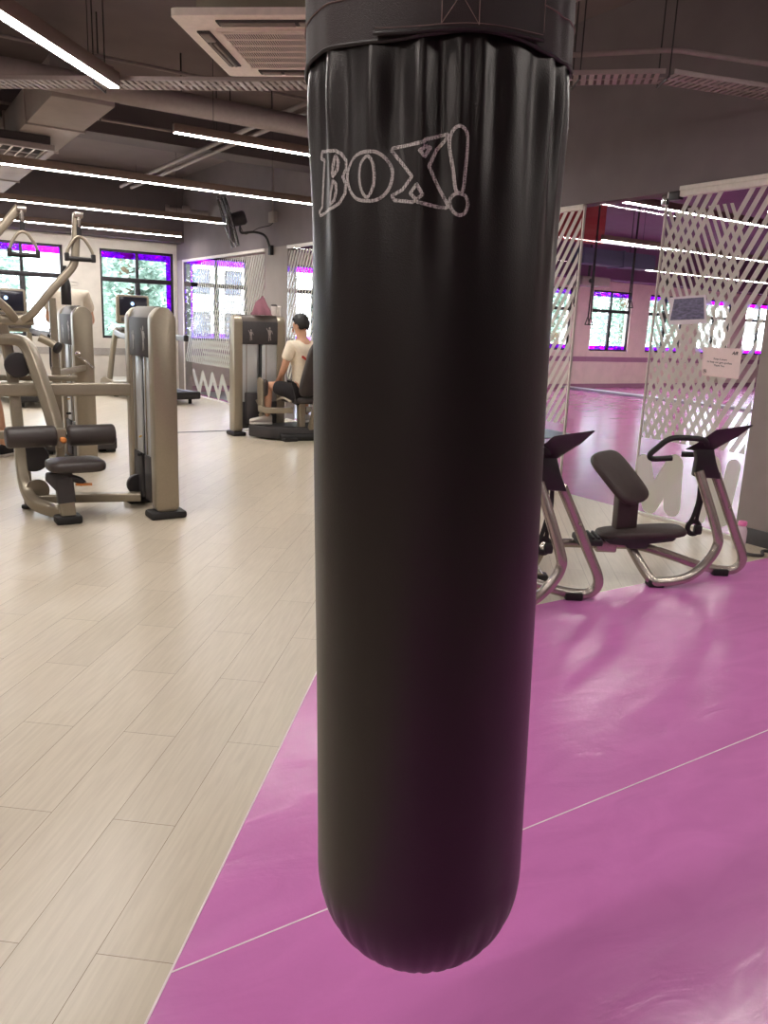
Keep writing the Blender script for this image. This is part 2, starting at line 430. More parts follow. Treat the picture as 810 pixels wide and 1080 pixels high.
struct('ceiling', plate([(-7, -5), (5.12, -5), (5.12, 15), (-7, 15)], ZC, ZC+.1), 'ceil')
struct('ceiling.001', plate([(5.12, -5), (27, -5), (27, 15), (5.12, 15)], ZC-.05, ZC+.1), 'studioceil')
struct('wall_left', B((-7.1, -5, 0), (-7, 15, ZC)), 'wallgrey')
struct('wall_front', B((-7, -5.1, 0), (27, -5, ZC)), 'bulk')
struct('wall_studio', B((27, -5, 0), (27.1, 15, ZC)), 'studiowall')
# wall above the glazing and the columns between the panes
struct('wall_right', B((5.0, -5, GT), (5.14, YB, ZC)), 'bulk')
for k, (y0, y1) in enumerate(((-5, 3.165), (6.05, 6.8), (10.29, 11.03), (14.56, 14.9))):
    struct('column' if k == 0 else 'column.%03d' % k, B((5.0, y0, 0), (5.14, y1, GT)), 'wallgrey')
struct('baseboard_right', B((4.985, -5, 0), (5.0, 3.165, .11), .003), 'base')
# dark beams under the ceiling
struct('trim_5', B((-7, 9.2, 3.2), (5.0, 9.6, ZC)), 'darkbeam')
struct('trim_6', B((-7, 14.5, 2.66), (5.0, 14.9, ZC)), 'darkbeam')
struct('trim_7', B((5.14, 14.3, 2.72), (27, 14.9, ZC-.05)), 'studioceil')

# ------------------------------------------------------------------ back wall with its windows
ZW0, ZW1, ZT = .955, 2.487, 1.976
wins = [(-2.0, -.69), (-.2, 1.11), (1.71, 3.02), (3.627, 4.94)]  # first two windows are out of view, added to let in more daylight
swins = [(5.16, 6.40), (7.13, 8.60), (9.33, 10.80), (11.53, 13.0), (13.73, 15.2), (15.93, 17.4), (18.13, 19.6), (20.33, 21.8), (22.53, 24.0)]
def back_wall(name, x0, x1, holes, mat):
    bm = bmesh.new()
    box(bm, (x0, YB, 0), (x1, YB+.2, ZW0)); box(bm, (x0, YB, ZW1), (x1, YB+.2, ZC))
    xs = [x0]+[v for h in holes for v in h]+[x1]
    for a, b in zip(xs[0::2], xs[1::2]):
        if b-a > .005: box(bm, (a, YB, ZW0), (b, YB+.2, ZW1))
    struct(name, bm, mat)
back_wall('wall_back', -7, 5.0, wins, 'wallwhite')
back_wall('wall_back.001', 5.0, 27, swins, 'studiowall')
struct('trim_8', B((-7, YB-.012, .66), (4.95, YB, .78)), 'dadogrey')
struct('trim_9', B((5.15, YB-.012, .675), (27, YB, .80)), 'dado')
struct('baseboard_back', B((5.15, YB-.014, 0), (27, YB, .10)), 'dado')
wn = 0
def window(x0, x1, side_r=False, side_l=False, bottom=True):
    global wn
    wn += 1
    f = bmesh.new(); y0, y1 = YB+.04, YB+.09
    t = .045
    box(f, (x0, y0, ZW0), (x0+t, y1, ZW1), .004); box(f, (x1-t, y0, ZW0), (x1, y1, ZW1), .004)
    box(f, (x0+t, y0, ZW1-t), (x1-t, y1, ZW1), .004); box(f, (x0+t, y0, ZW0), (x1-t, y1, ZW0+t), .004)
    xm = (x0+x1)/2
    box(f, (xm-.045, y0-.005, ZW0+t), (xm+.045, y1, ZT-.04), .004); box(f, (xm-.025, y0, ZT+.04), (xm+.025, y1, ZW1-t), .004)
    box(f, (x0+t, y0-.004, ZT-.04), (x1-t, y1, ZT+.04), .004)
    w = struct('window_%d' % wn, f, 'winframe')
    def part(name, bm, mat): return obj(name, bm, mat, w)
    part('window_glass', B((x0+t, YB+.062, ZW0+t), (x1-t, YB+.068, ZW1-t)), 'winglass')
    part('tint_film', B((x0+t, YB+.054, ZW1-t-.105), (x1-t, YB+.056, ZW1-t)), 'purplefilm')
    if bottom: part('tint_film', B((x0+t, YB+.054, ZW0+t), (x1-t, YB+.056, ZW0+t+.09)), 'purplefilm')
    if side_r: part('tint_film', B((x1-t-.085, YB+.057, ZW0+t), (x1-t, YB+.059, ZW1-t-.10)), 'purplefilm')
    if side_l: part('tint_film', B((x0+t, YB+.057, ZW0+t), (x0+t+.11, YB+.059, ZW1-t-.10)), 'purplefilm')
    return w
for k, (a, b) in enumerate(wins): window(a, b, side_r=(k == 3), bottom=False)
for k, (a, b) in enumerate(swins): window(a, b, side_l=(k == 0))

# ------------------------------------------------------------------ glazed partition with frosted film
def clip(poly, y0, y1, z0, z1):
    def cut(P, f):
        out = []
        for i in range(len(P)):
            a, b = P[i-1], P[i]; fa, fb = f(a), f(b)
            if (fa >= 0) != (fb >= 0):
                t = fa/(fa-fb); out.append((a[0]+(b[0]-a[0])*t, a[1]+(b[1]-a[1])*t))
            if fb >= 0: out.append(b)
        return out
    for f in (lambda p: p[0]-y0, lambda p: y1-p[0], lambda p: p[1]-z0, lambda p: z1-p[1]):
        poly = cut(poly, f)
        if len(poly) < 3: return None
    return poly
def strips(bm, x, rect, slope, period, width, phase=0, rng=None):
    """slanted strips: y = c + slope*z"""
    y0, y1, z0, z1 = rect
    c = min(y0-slope*z0, y0-slope*z1)-period+phase
    while c < max(y1-slope*z0, y1-slope*z1)+period:
        if rng is None or rng[0] <= c <= rng[1]:
            P = clip([(c+slope*z0, z0), (c+width+slope*z0, z0), (c+width+slope*z1, z1), (c+slope*z1, z1)], y0, y1, z0, z1)
            if P:
                vs = [bm.verts.new((x, a, b)) for a, b in P]; bm.faces.new(vs)
        c += period
def ribbon(bm, x, pts, w):
    """flat zigzag stroke with rounded ends in the plane X = x"""
    pts = [V((x, a, b)) for a, b in pts]
    for k, (a, b) in enumerate(zip(pts, pts[1:])):
        d = (b-a).normalized(); n = V((0, -d.z, d.y))*w/2
        xo = V((.0002*(k % 2), 0, 0))
        P = []
        ang = math.atan2(n.z, n.y)
        for q in range(7):
            t = ang+PI*q/6; P.append(a+V((0, math.cos(t), math.sin(t)))*w/2+xo)
        for q in range(7):
            t = ang+PI+PI*q/6; P.append(b+V((0, math.cos(t), math.sin(t)))*w/2+xo)
        bm.faces.new([bm.verts.new(p) for p in P])
def pane(y0, y1):
    global wn
    wn += 1
    f = bmesh.new()
    box(f, (4.985, y0, GT-.04), (5.03, y1, GT), .003); box(f, (4.99, y0, 0), (5.03, y1, .02), .002)
    w = struct('window_%d' % wn, f, 'trimwhite')
    obj('glass_pane', B((5.0, y0+.004, .02), (5.01, y1-.004, GT-.04)), 'glass', w)
    return w
FX = 4.9985
def zigzag(bm, y, yend, w):
    pts = []
    while y > yend: pts += [(y, .42), (y-.28, .09)]; y -= .46
    ribbon(bm, FX, pts, w)
wA = pane(11.03, 14.56)
fr = bmesh.new(); strips(fr, FX, (11.05, 14.50, .585, 2.30), -.535, .088, .050, 0, (0, 14.80))
obj('frosted_stripes', fr, 'frost', wA)
fr = bmesh.new(); strips(fr, FX-.0003, (11.05, 13.6, .585, 1.5), .45, .088, .03, 0); obj('frosted_stripes', fr, 'frost', wA)
fr = bmesh.new(); zigzag(fr, 14.08, 11.3, .12); obj('frosted_zigzag', fr, 'frost', wA)
struct('trim_10', B((4.985, 14.52, 0), (5.0, 14.56, GT)), 'trimwhite')
wB = pane(6.8, 10.29)
fr = bmesh.new(); strips(fr, FX, (6.82, 10.25, .585, 2.30), -.535, .088, .050)
obj('frosted_stripes', fr, 'frost', wB)
fr = bmesh.new(); zigzag(fr, 10.05, 7.1, .12); obj('frosted_zigzag', fr, 'frost', wB)
wC = pane(4.87, 6.05)
fr = bmesh.new(); strips(fr, FX, (4.885, 6.03, .60, 2.33), -.60, .080, .043)
obj('frosted_stripes', fr, 'frost', wC)
fr = bmesh.new(); zigzag(fr, 5.95, 5.1, .13); obj('frosted_zigzag', fr, 'frost', wC)
# the clear glass door with its fittings
d = struct('door_1', B((5.0, 4.07, .012), (5.01, 4.865, GT-.02)), 'glass')
fit = bmesh.new(); box(fit, (4.985, 4.055, 2.29), (5.025, 4.10, 2.36), .004); box(fit, (4.985, 4.06, .0), (5.025, 4.12, .05), .004)
obj('patch_hinge', fit, 'chrome', d, 'chrome hinge')
obj('door_closer', B((4.975, 3.945, 2.315), (5.03, 4.035, 2.374), .006), 'plastic', d, 'black closer box')
obj('door_edge', B((4.995, 4.86, .012), (5.015, 4.872, GT-.02)), 'trimwhite', d)
obj('door_edge', B((4.995, 4.062, .05), (5.015, 4.070, 2.29)), 'trimwhite', d)
wD = pane(3.165, 4.05)
RD = (3.175, 4.045, .60, 2.33)
fr = bmesh.new(); strips(fr, FX, RD, -.54, .080, .043, 0, (4.80, 5.16)); strips(fr, FX, RD, -.54, .080, .043, 0, (0, 4.66))
obj('frosted_stripes', fr, 'frost', wD)
fr = bmesh.new(); strips(fr, FX-.0006, (3.40, 4.045, .60, 2.25), .50, .056, .027, 0, (2.34, 9))
obj('frosted_stripes', fr, 'frost', wD)
fr = bmesh.new(); ribbon(fr, FX, [(4.0, .40), (3.90, .10), (3.72, .44), (3.70, .12)], .15)
obj('frosted_zigzag', fr, 'frost', wD)
fr = bmesh.new(); ribbon(fr, FX-.0004, [(3.46, .10), (3.40, .50), (3.28, .12), (3.24, .50)], .11); obj('frosted_zigzag', fr, 'frost', wD)
struct('trim_11', B((4.975, -5, GT-.04), (5.0, 3.165, GT+.01), .003), 'trimwhite')
struct('trim_12', B((4.98, 3.165, GT), (5.0, 3.95, GT+.03), .003), 'trimwhite')

# ------------------------------------------------------------------ ceiling: lights
def linear_light(name, p0, p1, label, w=.055, h=.075, group='linear ceiling lights'):
    p0, p1 = V(p0), V(p1); d = (p1-p0); L = d.length; a = math.atan2(d.y, d.x)
    t = thing('ceiling_light', label, 'ceiling light', p0, a, group)
    obj('housing', B((0, -w/2, 0), (L, w/2, h), .004), 'fixture', t)
    obj('diffuser', B((.01, -w/2+.006, -.006), (L-.01, w/2-.006, .001), .002), 'led', t)
    for x in (.12*L, .88*L):
        obj('suspension_wire', cyl((x, 0, h), (x, 0, ZC-p0.z), .0025, 6), 'wire', t)
    return t
LZ = 2.70
linear_light('a', (2.10, 6.28, LZ), (4.7, 6.28, LZ), 'short linear light hanging left of the punching bag below the white ceiling cassette', .05, .06)
linear_light('b', (-1.2, 8.72, LZ), (4.75, 8.72, LZ), 'long linear light crossing just above the wall fan')
linear_light('c', (-1.4, 11.42, LZ), (4.56, 11.42, LZ), 'linear light ending just left of the black wall fan')
linear_light('d', (-1.4, 13.86, LZ), (4.74, 13.86, LZ), 'furthest linear light in front of the back windows')
linear_light('e', (1.49, 5.57, 2.75), (-.30, 3.47, 2.75), 'nearest thick linear light slanting in at the top left corner', .075, .085)
linear_light('f', (6.60, 6.02, LZ), (13.5, 6.02, LZ), 'linear light nearest the glass door inside the purple studio')
linear_light('g', (9.18, 8.53, LZ), (16.5, 8.53, LZ), 'middle linear light inside the purple studio behind the glass door')
linear_light('h', (13.25, 11.5, LZ), (21.5, 11.5, LZ), 'furthest linear light inside the purple studio near its windows')
linear_light('i', (-3.2, 1.2, LZ), (.2, 1.2, LZ), 'unseen linear light added over the plank floor left of the photographer')  # unseen fixtures from here on, added for the room's brightness
linear_light('j', (1.6, -.9, LZ), (4.6, -.9, LZ), 'unseen linear light added over the purple mat behind the photographer')
linear_light('k', (2.9, 1.9, LZ+.1), (4.8, 1.9, LZ+.1), 'unseen linear light added over the purple mat right of the punching bag')
linear_light('l', (-4.8, -1.6, LZ), (-1.2, -1.6, LZ), 'unseen linear light added over the plank floor behind the photographer')
linear_light('m', (-5.8, 6.2, LZ), (-2.2, 6.2, LZ), 'unseen linear light added over the plank floor far left of the pulldown machine')

# cassette air conditioner
t = thing('air_conditioner', 'white ceiling cassette air conditioner with square grille and side vents', 'air conditioner', cf(-.60, 4.66, 2.75), R(-33.23-6.4))
S = .475
pn = bmesh.new()
prism(roundpoly([(-S, -S), (S, -S), (S, S), (-S, S)], .03), .012, .045, bm=pn)
for sx, sy, lx, ly in ((0, .405, S, .07), (0, -.405, S, .07), (.405, 0, .07, .335), (-.405, 0, .07, .335)):
    pass
box(pn, (-.30, -.30, 0), (-.285, .30, .02)); box(pn, (.285, -.30, 0), (.30, .30, .02)); box(pn, (-.30, -.30, 0), (.30, -.285, .02)); box(pn, (-.30, .285, 0), (.30, .30, .02))
obj('panel', pn, 'acwhite', t)
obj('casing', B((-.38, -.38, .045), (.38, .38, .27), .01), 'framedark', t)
for k in range(4):
    m = RZ(k*PI/2)
    sl = obj('air_outlet', box(bmesh.new(), (-.27, -.415, .004), (.27, -.345, .013), .02, m), 'acdark', t)
    vb = bmesh.new(); box(vb, (-.255, -.40, -.004), (.12, -.385, .008), .004, m); box(vb, (-.255, -.377, -.004), (.12, -.362, .008), .004, m); box(vb, (.14, -.405, -.002), (.25, -.355, .008), .008, m)
    obj('vane', vb, 'vane', sl)
g = obj('grille', B((-.285, -.285, .003), (.285, .285, .013)), 'acdark', t)
gb = bmesh.new()
for k in range(7): box(gb, (-.285, -.27+.09*k-.004, -.004), (.285, -.27+.09*k+.004, .004))
for k in range(46):
    x = -.28+.56*k/45; box(gb, (x-.002, -.285, -.002), (x+.002, .285, .004))
obj('grille_slats', gb, 'acwhite', g)
for sx in (-.36, .36):
    for sy in (-.36, .36): obj('hanger_rod', cyl((sx, sy, .2), (sx, sy, ZC-2.75), .006, 8), 'wire', t)

# perforated cable tray that crosses behind the bag
def tray(name, pts, w, label, z):
    t = thing('cable_tray', label, 'cable tray', (pts[0][0], pts[0][1], z))
    P = [V((x, y, z)) for x, y in pts]
    bs = bmesh.new(); rl = bmesh.new()
    for a, b in zip(P, P[1:]):
        d = (b-a); L = d.length; d.normalize(); n = V((-d.y, d.x, 0))
        for s in (-1, 1):
            q0, q1 = a+n*s*w/2, b+n*s*w/2
            bar([q0+V((0, 0, .010)), q1+V((0, 0, .010))], .006, .026, .001, bm=rl)
        k = .02
        while k < L:
            c = a+d*k; bar([c-n*w/2, c+n*w/2], .028, .003, .001, bm=bs); k += .045
        bar([a, b], .02, .004, .001, bm=bs)
    obj('tray_rungs', bs, 'tray', t, world=True); obj('side_rail', rl, 'tray', t, world=True)
    return t
trp = [cf(-2.9, 5.72, 0), cf(-.9, 5.5, 0), cf(1.5, 5.02, 0)]
t = tray('t', [(p.x, p.y) for p in trp]+[(4.9, 3.12)], .20, 'perforated grey cable tray running behind the punching bag to the glass wall', 2.80)
for r_, f_ in ((-1.95, 5.62), (-.55, 5.43), (1.02, 5.12), (1.5, 5.02)):
    c_ = cf(r_, f_, 2.78); hb = bmesh.new()
    for s in (-.105, .105): cyl(c_+CF*s, (c_+CF*s)+V((0, 0, ZC-2.78)), .004, 6, bm=hb)
    tube([c_+CF*-.105, c_+CF*.105], .006, n=6, bm=hb)
    obj('hanger', hb, 'wire', t, world=True)
t = thing('cable_tray', 'short perforated tray high along the ceiling left of the cassette', 'cable tray', (1.6, 8.0, 3.15))
rl = bmesh.new()
a, b = V((2.2, 7.95, 3.26)), V((4.9, 7.95, 3.26))
for s in (-.13, .13): bar([a+V((0, s, .02)), b+V((0, s, .02))], .004, .06, .001, bm=rl)
for k in range(60):
    c = a.lerp(b, k/59); bar([c+V((0, -.13, 0)), c+V((0, .13, 0))], .024, .003, .001, bm=rl)
obj('tray_rungs', rl, 'tray', t, world=True)
for q in (.2, .8):
    c = a.lerp(b, q); obj('hanger', cyl(c, (c.x, c.y, ZC), .008, 8), 'wire', t, world=True)

# pipes and conduits
def pipe(pts, r, label, mat='pipe', rad=.08, name='pipe', clamps=()):
    t = thing(name, label, name.replace('_', ' '), pts[0])
    obj('pipe_run', tube(pts, r, rad), mat, t, world=True)
    for c in clamps:
        p = V(c); cb = cyl(p+V((0, 0, r)), (p.x, p.y, ZC), .006, 6)
        obj('pipe_hanger', cb, 'wire', t, world=True)
    return t
pipe([(-3, 6.72, 3.02), (4.98, 6.72, 3.02)], .085, 'thick grey insulated pipe below the short perforated tray', clamps=((1.0, 6.72, 3.02), (3.1, 6.72, 3.02)))
pipe([(3.30, 1.2, 3.14), (3.30, 12.2, 3.14)], .022, 'left of the two thin parallel pipes under the ceiling', clamps=((3.30, 4.9, 3.14), (3.30, 8.5, 3.14)))
pipe([(3.45, 1.2, 3.14), (3.45, 12.2, 3.14)], .022, 'right of the two thin parallel pipes under the ceiling', clamps=((3.45, 4.9, 3.14), (3.45, 8.5, 3.14)))
pipe([(-2, 6.95, 3.30), (4.98, 6.95, 3.30)], .014, 'thin white conduit high above the thick grey pipe', name='conduit')
pipe([(-2, 9.05, 3.30), (3.0, 9.05, 3.30)], .014, 'thin conduit behind the duct at the upper left', name='conduit')
pipe([tuple(cf(.2, 5.30, 2.92)), tuple(cf(1.52, 4.93, 2.92)), (4.96, 2.98, 2.92)], .014, 'thin bent conduit right of the bag above the cable tray', name='conduit', clamps=(tuple(cf(.97, 5.08, 2.92)), (4.5, 3.02, 2.92)))
t = thing('valve', 'grey pipe stub with round flange on the wall above the far windows', 'pipe valve', (4.6, 13.3, 3.0))
vb = cyl((5.0, 13.3, 3.02), (4.35, 13.45, 3.03), .07, 16); obj('pipe_stub', vb, 'pipe', t, world=True)
obj('flange', cyl((4.72, 13.36, 3.02), (4.60, 13.39, 3.02), .12, 18, .01), 'pipe', t, world=True)
obj('flange', cyl((4.40, 13.43, 3.03), (4.34, 13.45, 3.03), .10, 18, .01), 'pipe', t, world=True)

# rectangular supply duct with its diffuser
t = thing('air_duct', 'wide rectangular duct running away at the upper left', 'air duct', (1.6, 6.9, 2.9))
db = B((1.36, 6.85, 2.93), (1.83, 14.2, 3.22), .008)
obj('duct_body', db, 'duct', t, world=True)
for y in (7.9, 9.05, 10.2, 11.4): obj('duct_flange', B((1.345, y, 2.915), (1.845, y+.03, 3.235), .003), 'duct', t, world=True)
for y in (7.4, 10.8): obj('duct_hanger', cyl((1.85, y, 2.93), (1.85, y, ZC), .006, 6), 'wire', t, world=True)
t = thing('air_diffuser', 'louvred supply air diffuser box under the rectangular duct', 'air vent', (1.2, 8.75, 2.8))
fb = bmesh.new()
x0, x1, y0, y1, z0 = .55, 1.66, 8.30, 8.95, 2.80
box(fb, (x0, y0, z0), (x1, y0+.05, z0+.05), .004); box(fb, (x0, y1-.05, z0), (x1, y1, z0+.05), .004)
box(fb, (x0, y0+.05, z0), (x0+.05, y1-.05, z0+.05), .004); box(fb, (x1-.05, y0+.05, z0), (x1, y1-.05, z0+.05), .004)
obj('diffuser_frame', fb, 'duct', t, world=True)
obj('plenum_box', B((x0+.03, y0+.03, z0+.06), (x1-.03, y1-.03, z0+.128), .004), 'acdark', t, world=True)
lb = bmesh.new()
for k in range(11):
    x = x0+.09+.095*k
    prism([(0, 0), (.06, .05), (.064, .047), (.006, -.002)], -.27, .27, T(x, (y0+y1)/2, z0+.012) @ XZ, bm=lb)
obj('louvre', lb, 'trimwhite', t, world=True)
# broad flat duct over the near light
t = thing('air_duct', 'broad pale duct with rounded edges high above the nearest light', 'air duct', (.9, 5.6, 3.3))
obj('duct_body', bar([tuple(cf(-3.9, 5.1, 3.36)), tuple(cf(-1.35, 4.8, 3.36))], 1.0, .26, .09), 'duct', t, world=True)
for r_ in (-3.4, -1.8):
    p = cf(r_, 4.9, 3.45); obj('duct_hanger', cyl(p, (p.x, p.y, ZC), .008, 6), 'wire', t, world=True)
t = thing('air_duct', 'dark ceiling plenum box behind the diffuser at the left edge', 'air duct', (.2, 9.9, 3.0))
obj('duct_body', B((-.6, 9.75, 2.95), (1.2, 10.9, 3.4), .02), 'darkbeam', t, world=True)
for x in (-.3, .9): obj('duct_hanger', cyl((x, 10.3, 3.4), (x, 10.3, ZC), .006, 6), 'wire', t, world=True)

# ------------------------------------------------------------------ wall fan
nrm = (CR*-.93+V((.0901, .2121, .9731))*-.30+CF*-.12).normalized()
fc = V((4.48, 11.0, 2.70))
t = thing('wall_fan', 'black caged wall fan mounted above the striped glass', 'fan', fc)
q = V((0, 0, 1)).rotation_difference(nrm).to_matrix().to_4x4(); FM = T(*fc) @ q
rg = bmesh.new()
RF = .34
for z, r_ in ((.0, RF), (.05, RF+.005), (.10, RF), (-.012, RF*.6), (.112, RF*.6), (.118, RF*.25)):
    sweep(rg, [(r_*math.cos(2*PI*k/40), r_*math.sin(2*PI*k/40), z) for k in range(40)], circ(.004 if r_ < .33 else .008, 6), closed=True)
for k in range(36):
    a = 2*PI*k/36; c, s = math.cos(a), math.sin(a)
    tube([(c*.05, s*.05, .12), (c*RF*.6, s*RF*.6, .112), (c*RF, s*RF, .10), (c*(RF+.004), s*(RF+.004), .05), (c*RF, s*RF, 0), (c*RF*.6, s*RF*.6, -.012), (c*.09, s*.09, -.012)], .0022, n=4, bm=rg)
rg.transform(FM); obj('cage', rg, 'plastic', t, world=True)
bl = bmesh.new()
for k in range(3):
    prism(roundpoly([(.04, -.03), (.16, -.10), (.31, -.08), (.32, .06), (.16, .08), (.04, .03)], .04), .045, .049, RZ(2*PI*k/3) @ RX(.35), bm=bl)
lathe([(0, .02), (.055, .025), (.055, .07), (0, .085)], 16, bm=bl)
bl.transform(FM); obj('blades', bl, 'graph', t, world=True)
mt = lathe([(0, -.012), (.085, -.015), (.095, -.04), (.095, -.17), (.075, -.20), (0, -.205)], 20); mt.transform(FM)
obj('motor', mt, 'graph', t, world=True)
m0 = FM @ V((0, 0, -.12))
ab = tube([m0+V((0, 0, -.09)), m0+V((0, 0, -.20)), V((4.74, 10.80, 2.565)), V((4.90, 10.78, 2.53)), V((4.965, 10.78, 2.36))], .016, .08, 8)
obj('bracket_arm', ab, 'black', t, world=True)
obj('mounting_plate', B((4.95, 10.74, 2.27), (5.0, 10.82, 2.40), .006), 'black', t, world=True)
obj('power_cord', tube([m0+V((0, 0, -.1)), m0+V((.06, -.02, -.22)), V((4.8, 10.78, 2.62)), V((4.95, 10.75, 2.66)), V((4.985, 10.74, 2.70))], .005, .05, 6), 'black', t, world=True)
t = thing('junction_box', 'small grey socket box on the wall right of the fan', 'electrical box', (4.97, 10.72, 2.70))
obj('box_body', B((4.94, 10.62, 2.70), (5.0, 10.80, 2.84), .006), 'wallgrey', t, world=True)
obj('conduit_pipe', cyl((4.975, 10.72, 2.84), (4.975, 10.72, 3.72), .014, 8), 'pipe', t, world=True)

# ------------------------------------------------------------------ punching bag
ez = (V((0, 0, 1))-.028*V((.806, -.592, 0))).normalized(); ey = V((.592, .806, 0)).normalized(); ex = ey.cross(ez).normalized()
BM = Matrix(((ex.x, ey.x, ez.x, .6985), (ex.y, ey.y, ez.y, .9505), (ex.z, ey.z, ez.z, 1.15), (0, 0, 0, 1)))
bag = thing('punching_bag', 'tall black hanging punching bag with outlined silver lettering', 'punching bag', mtx=BM)
RB = .1698
def fold(th, z):
    """how far the skin stands off the cylinder: gathered pleats under the collar"""
    u = max(0, min(1, (z-.10)/.44)); u = u**2.6
    w = 0
    for c, a, s, ln in ((-1.25, .010, .05, 1), (-1.02, -.008, .045, 1), (-.86, .011, .05, 1), (-.70, -.007, .05, .8), (-.46, .010, .055, 1), (-.28, -.010, .06, .9),
                        (-.10, .012, .05, 1), (.03, -.009, .05, 1), (.16, .007, .035, .9), (.32, .008, .035, .8), (.43, -.007, .05, .8), (.58, .005, .07, .7), (.77, -.006, .04, .8),
                        (.93, .010, .05, 1), (1.06, -.009, .04, 1), (1.17, .010, .04, 1), (1.32, -.007, .05, 1), (1.5, .008, .05, 1), (1.8, .008, .06, 1), (2.2, -.007, .08, 1),
                        (2.6, .008, .08, 1), (-1.6, -.008, .06, 1), (-1.9, .008, .07, 1), (-2.3, -.007, .07, 1), (-2.7, .008, .08, 1)):
        lean = c*(1+.10*(z-.53))
        d = (th-lean)/(s*1.2*(1+2.2*(.53-z))); w += a*math.exp(-d*d)*u*ln
    c = max(0, min(1, (z-.44)/.085))
    return w*(1.45-.95*c*c)
def bag_r(z):
    zb = -.835
    if z < -.66:
        t = (z-zb)/(-.66-zb); t = max(0, min(1, t))
        return (1-(1-t)**2.3)**(1/2.1)
    return 1
NS, NZ = 200, 130
bb = bmesh.new(); rows = []
zs = [-.835+.175*(1-math.cos(PI/2*k/26)) for k in range(1, 27)]+[-.66+(1.225)*(k/(NZ-26)) for k in range(1, NZ-25)]
for z in zs:
    row = []
    for k in range(NS):
        th = 2*PI*k/NS-PI
        r = RB*bag_r(z)
        r += fold(th, z)
        r += .0012*math.sin(3*th+2.2*z)*math.sin(5*z+1)              # soft unevenness of the filling
        if z < -.67:
            e = (-.67-z)/.165; r -= .0075*e*(1-.3*e)*max(0, math.sin(th*30+1.6*math.sin(3*th)))*(.25+.75*abs(math.sin(2*th+.4)))
        r *= 1+.012*max(0, (z-.30)/.25)*0
        row.append(bb.verts.new((r*math.sin(th), -r*math.cos(th), z)))
    rows.append(row)
for a, b in zip(rows, rows[1:]):
    for k in range(NS): bb.faces.new((a[k], a[(k+1) % NS], b[(k+1) % NS], b[k]))
c0 = bb.verts.new((0, 0, -.835))
for k in range(NS): bb.faces.new((rows[0][(k+1) % NS], rows[0][k], c0))
obj('bag_body', bb, 'leather', bag, smooth=180)
def shell(th0, th1, zlow, zhigh, r0, n, thick=.004, rows_=6):
    bm = bmesh.new(); G = []
    for side in (0, 1):
        g = []
        for j in range(rows_+1):
            row = []
            for k in range(n+1):
                th = th0+(th1-th0)*k/n; zl = zlow(th); zh = zhigh(th)
                z = zl+(zh-zl)*j/rows_; r = r0(th, z)-(thick if side else 0)
                row.append(bm.verts.new((r*math.sin(th), -r*math.cos(th), z)))
            g.append(row)
        G.append(g)
    for side in (0, 1):
        for j in range(rows_):
            for k in range(n): bm.faces.new((G[side][j][k], G[side][j][k+1], G[side][j+1][k+1], G[side][j+1][k]))
    for j in (0, rows_):
        for k in range(n): bm.faces.new((G[0][j][k], G[0][j][k+1], G[1][j][k+1], G[1][j][k]))
    for k in (0, n):
        for j in range(rows_): bm.faces.new((G[0][j][k], G[0][j+1][k], G[1][j+1][k], G[1][j][k]))
    return bm
zlow = lambda th: .529+.004*math.sin(5*th)
rc = lambda th, z: RB+.0058+.55*fold(th, .53)*.45+.0012*math.sin(4*th+.6)
collar = obj('collar', shell(-PI, PI, zlow, lambda th: .84, rc, 180), 'collar', bag, 'dark canvas collar')
zl2 = lambda th: .533-.003*math.cos(3*th)+.004*math.sin(7*th)*.4
obj('front_flap', shell(-.425, .755, zl2, lambda th: .84, lambda th, z: RB+.0112+.0012*math.sin(6*th), 60), 'collar', bag, 'canvas flap lapped over the collar')
def ring_line(th0, th1, zf, rf, w, n=60):
    return tube([(rf(t_, zf(t_))*math.sin(t_), -rf(t_, zf(t_))*math.cos(t_), zf(t_)) for t_ in [th0+(th1-th0)*k/n for k in range(n+1)]], w, n=6)
obj('piping', ring_line(-PI, PI-.02, lambda t_: zlow(t_)-.0015, lambda t_, z: rc(t_, z), .0026, 120), 'piping', bag)
obj('piping', ring_line(-.425, .755, lambda t_: zl2(t_)-.001, lambda t_, z: RB+.0112, .0024), 'piping', bag)
st = bmesh.new()
def seg_st(pts):
    tube([((RB+.0128)*math.sin(a), -(RB+.0128)*math.cos(a), z) for a, z in pts], .0005, n=4, bm=st)
seg_st([(-.41+1.15*k/40, zl2(-.41+1.15*k/40)+.004) for k in range(41)])
for a in (.02, .255): seg_st([(a, .535), (a, .62)])
seg_st([(.02+.235*k/10, .535+.06*k/10) for k in range(11)]); seg_st([(.255-.235*k/10, .535+.06*k/10) for k in range(11)])
seg_st([(.745, .54), (.745, .66)])
obj('stitching', st, 'thread', bag, 'tan cross stitching')
for a0, a1 in ((-1.6, -.43), (.77, 1.6)):
    st = bmesh.new()
    tube([((rc(a, .57)+.0006)*math.sin(a), -(rc(a, .57)+.0006)*math.cos(a), zlow(a)+.047) for a in [a0+(a1-a0)*k/30 for k in range(31)]], .0009, n=4, bm=st)
    obj('stitching', st, 'thread', bag)
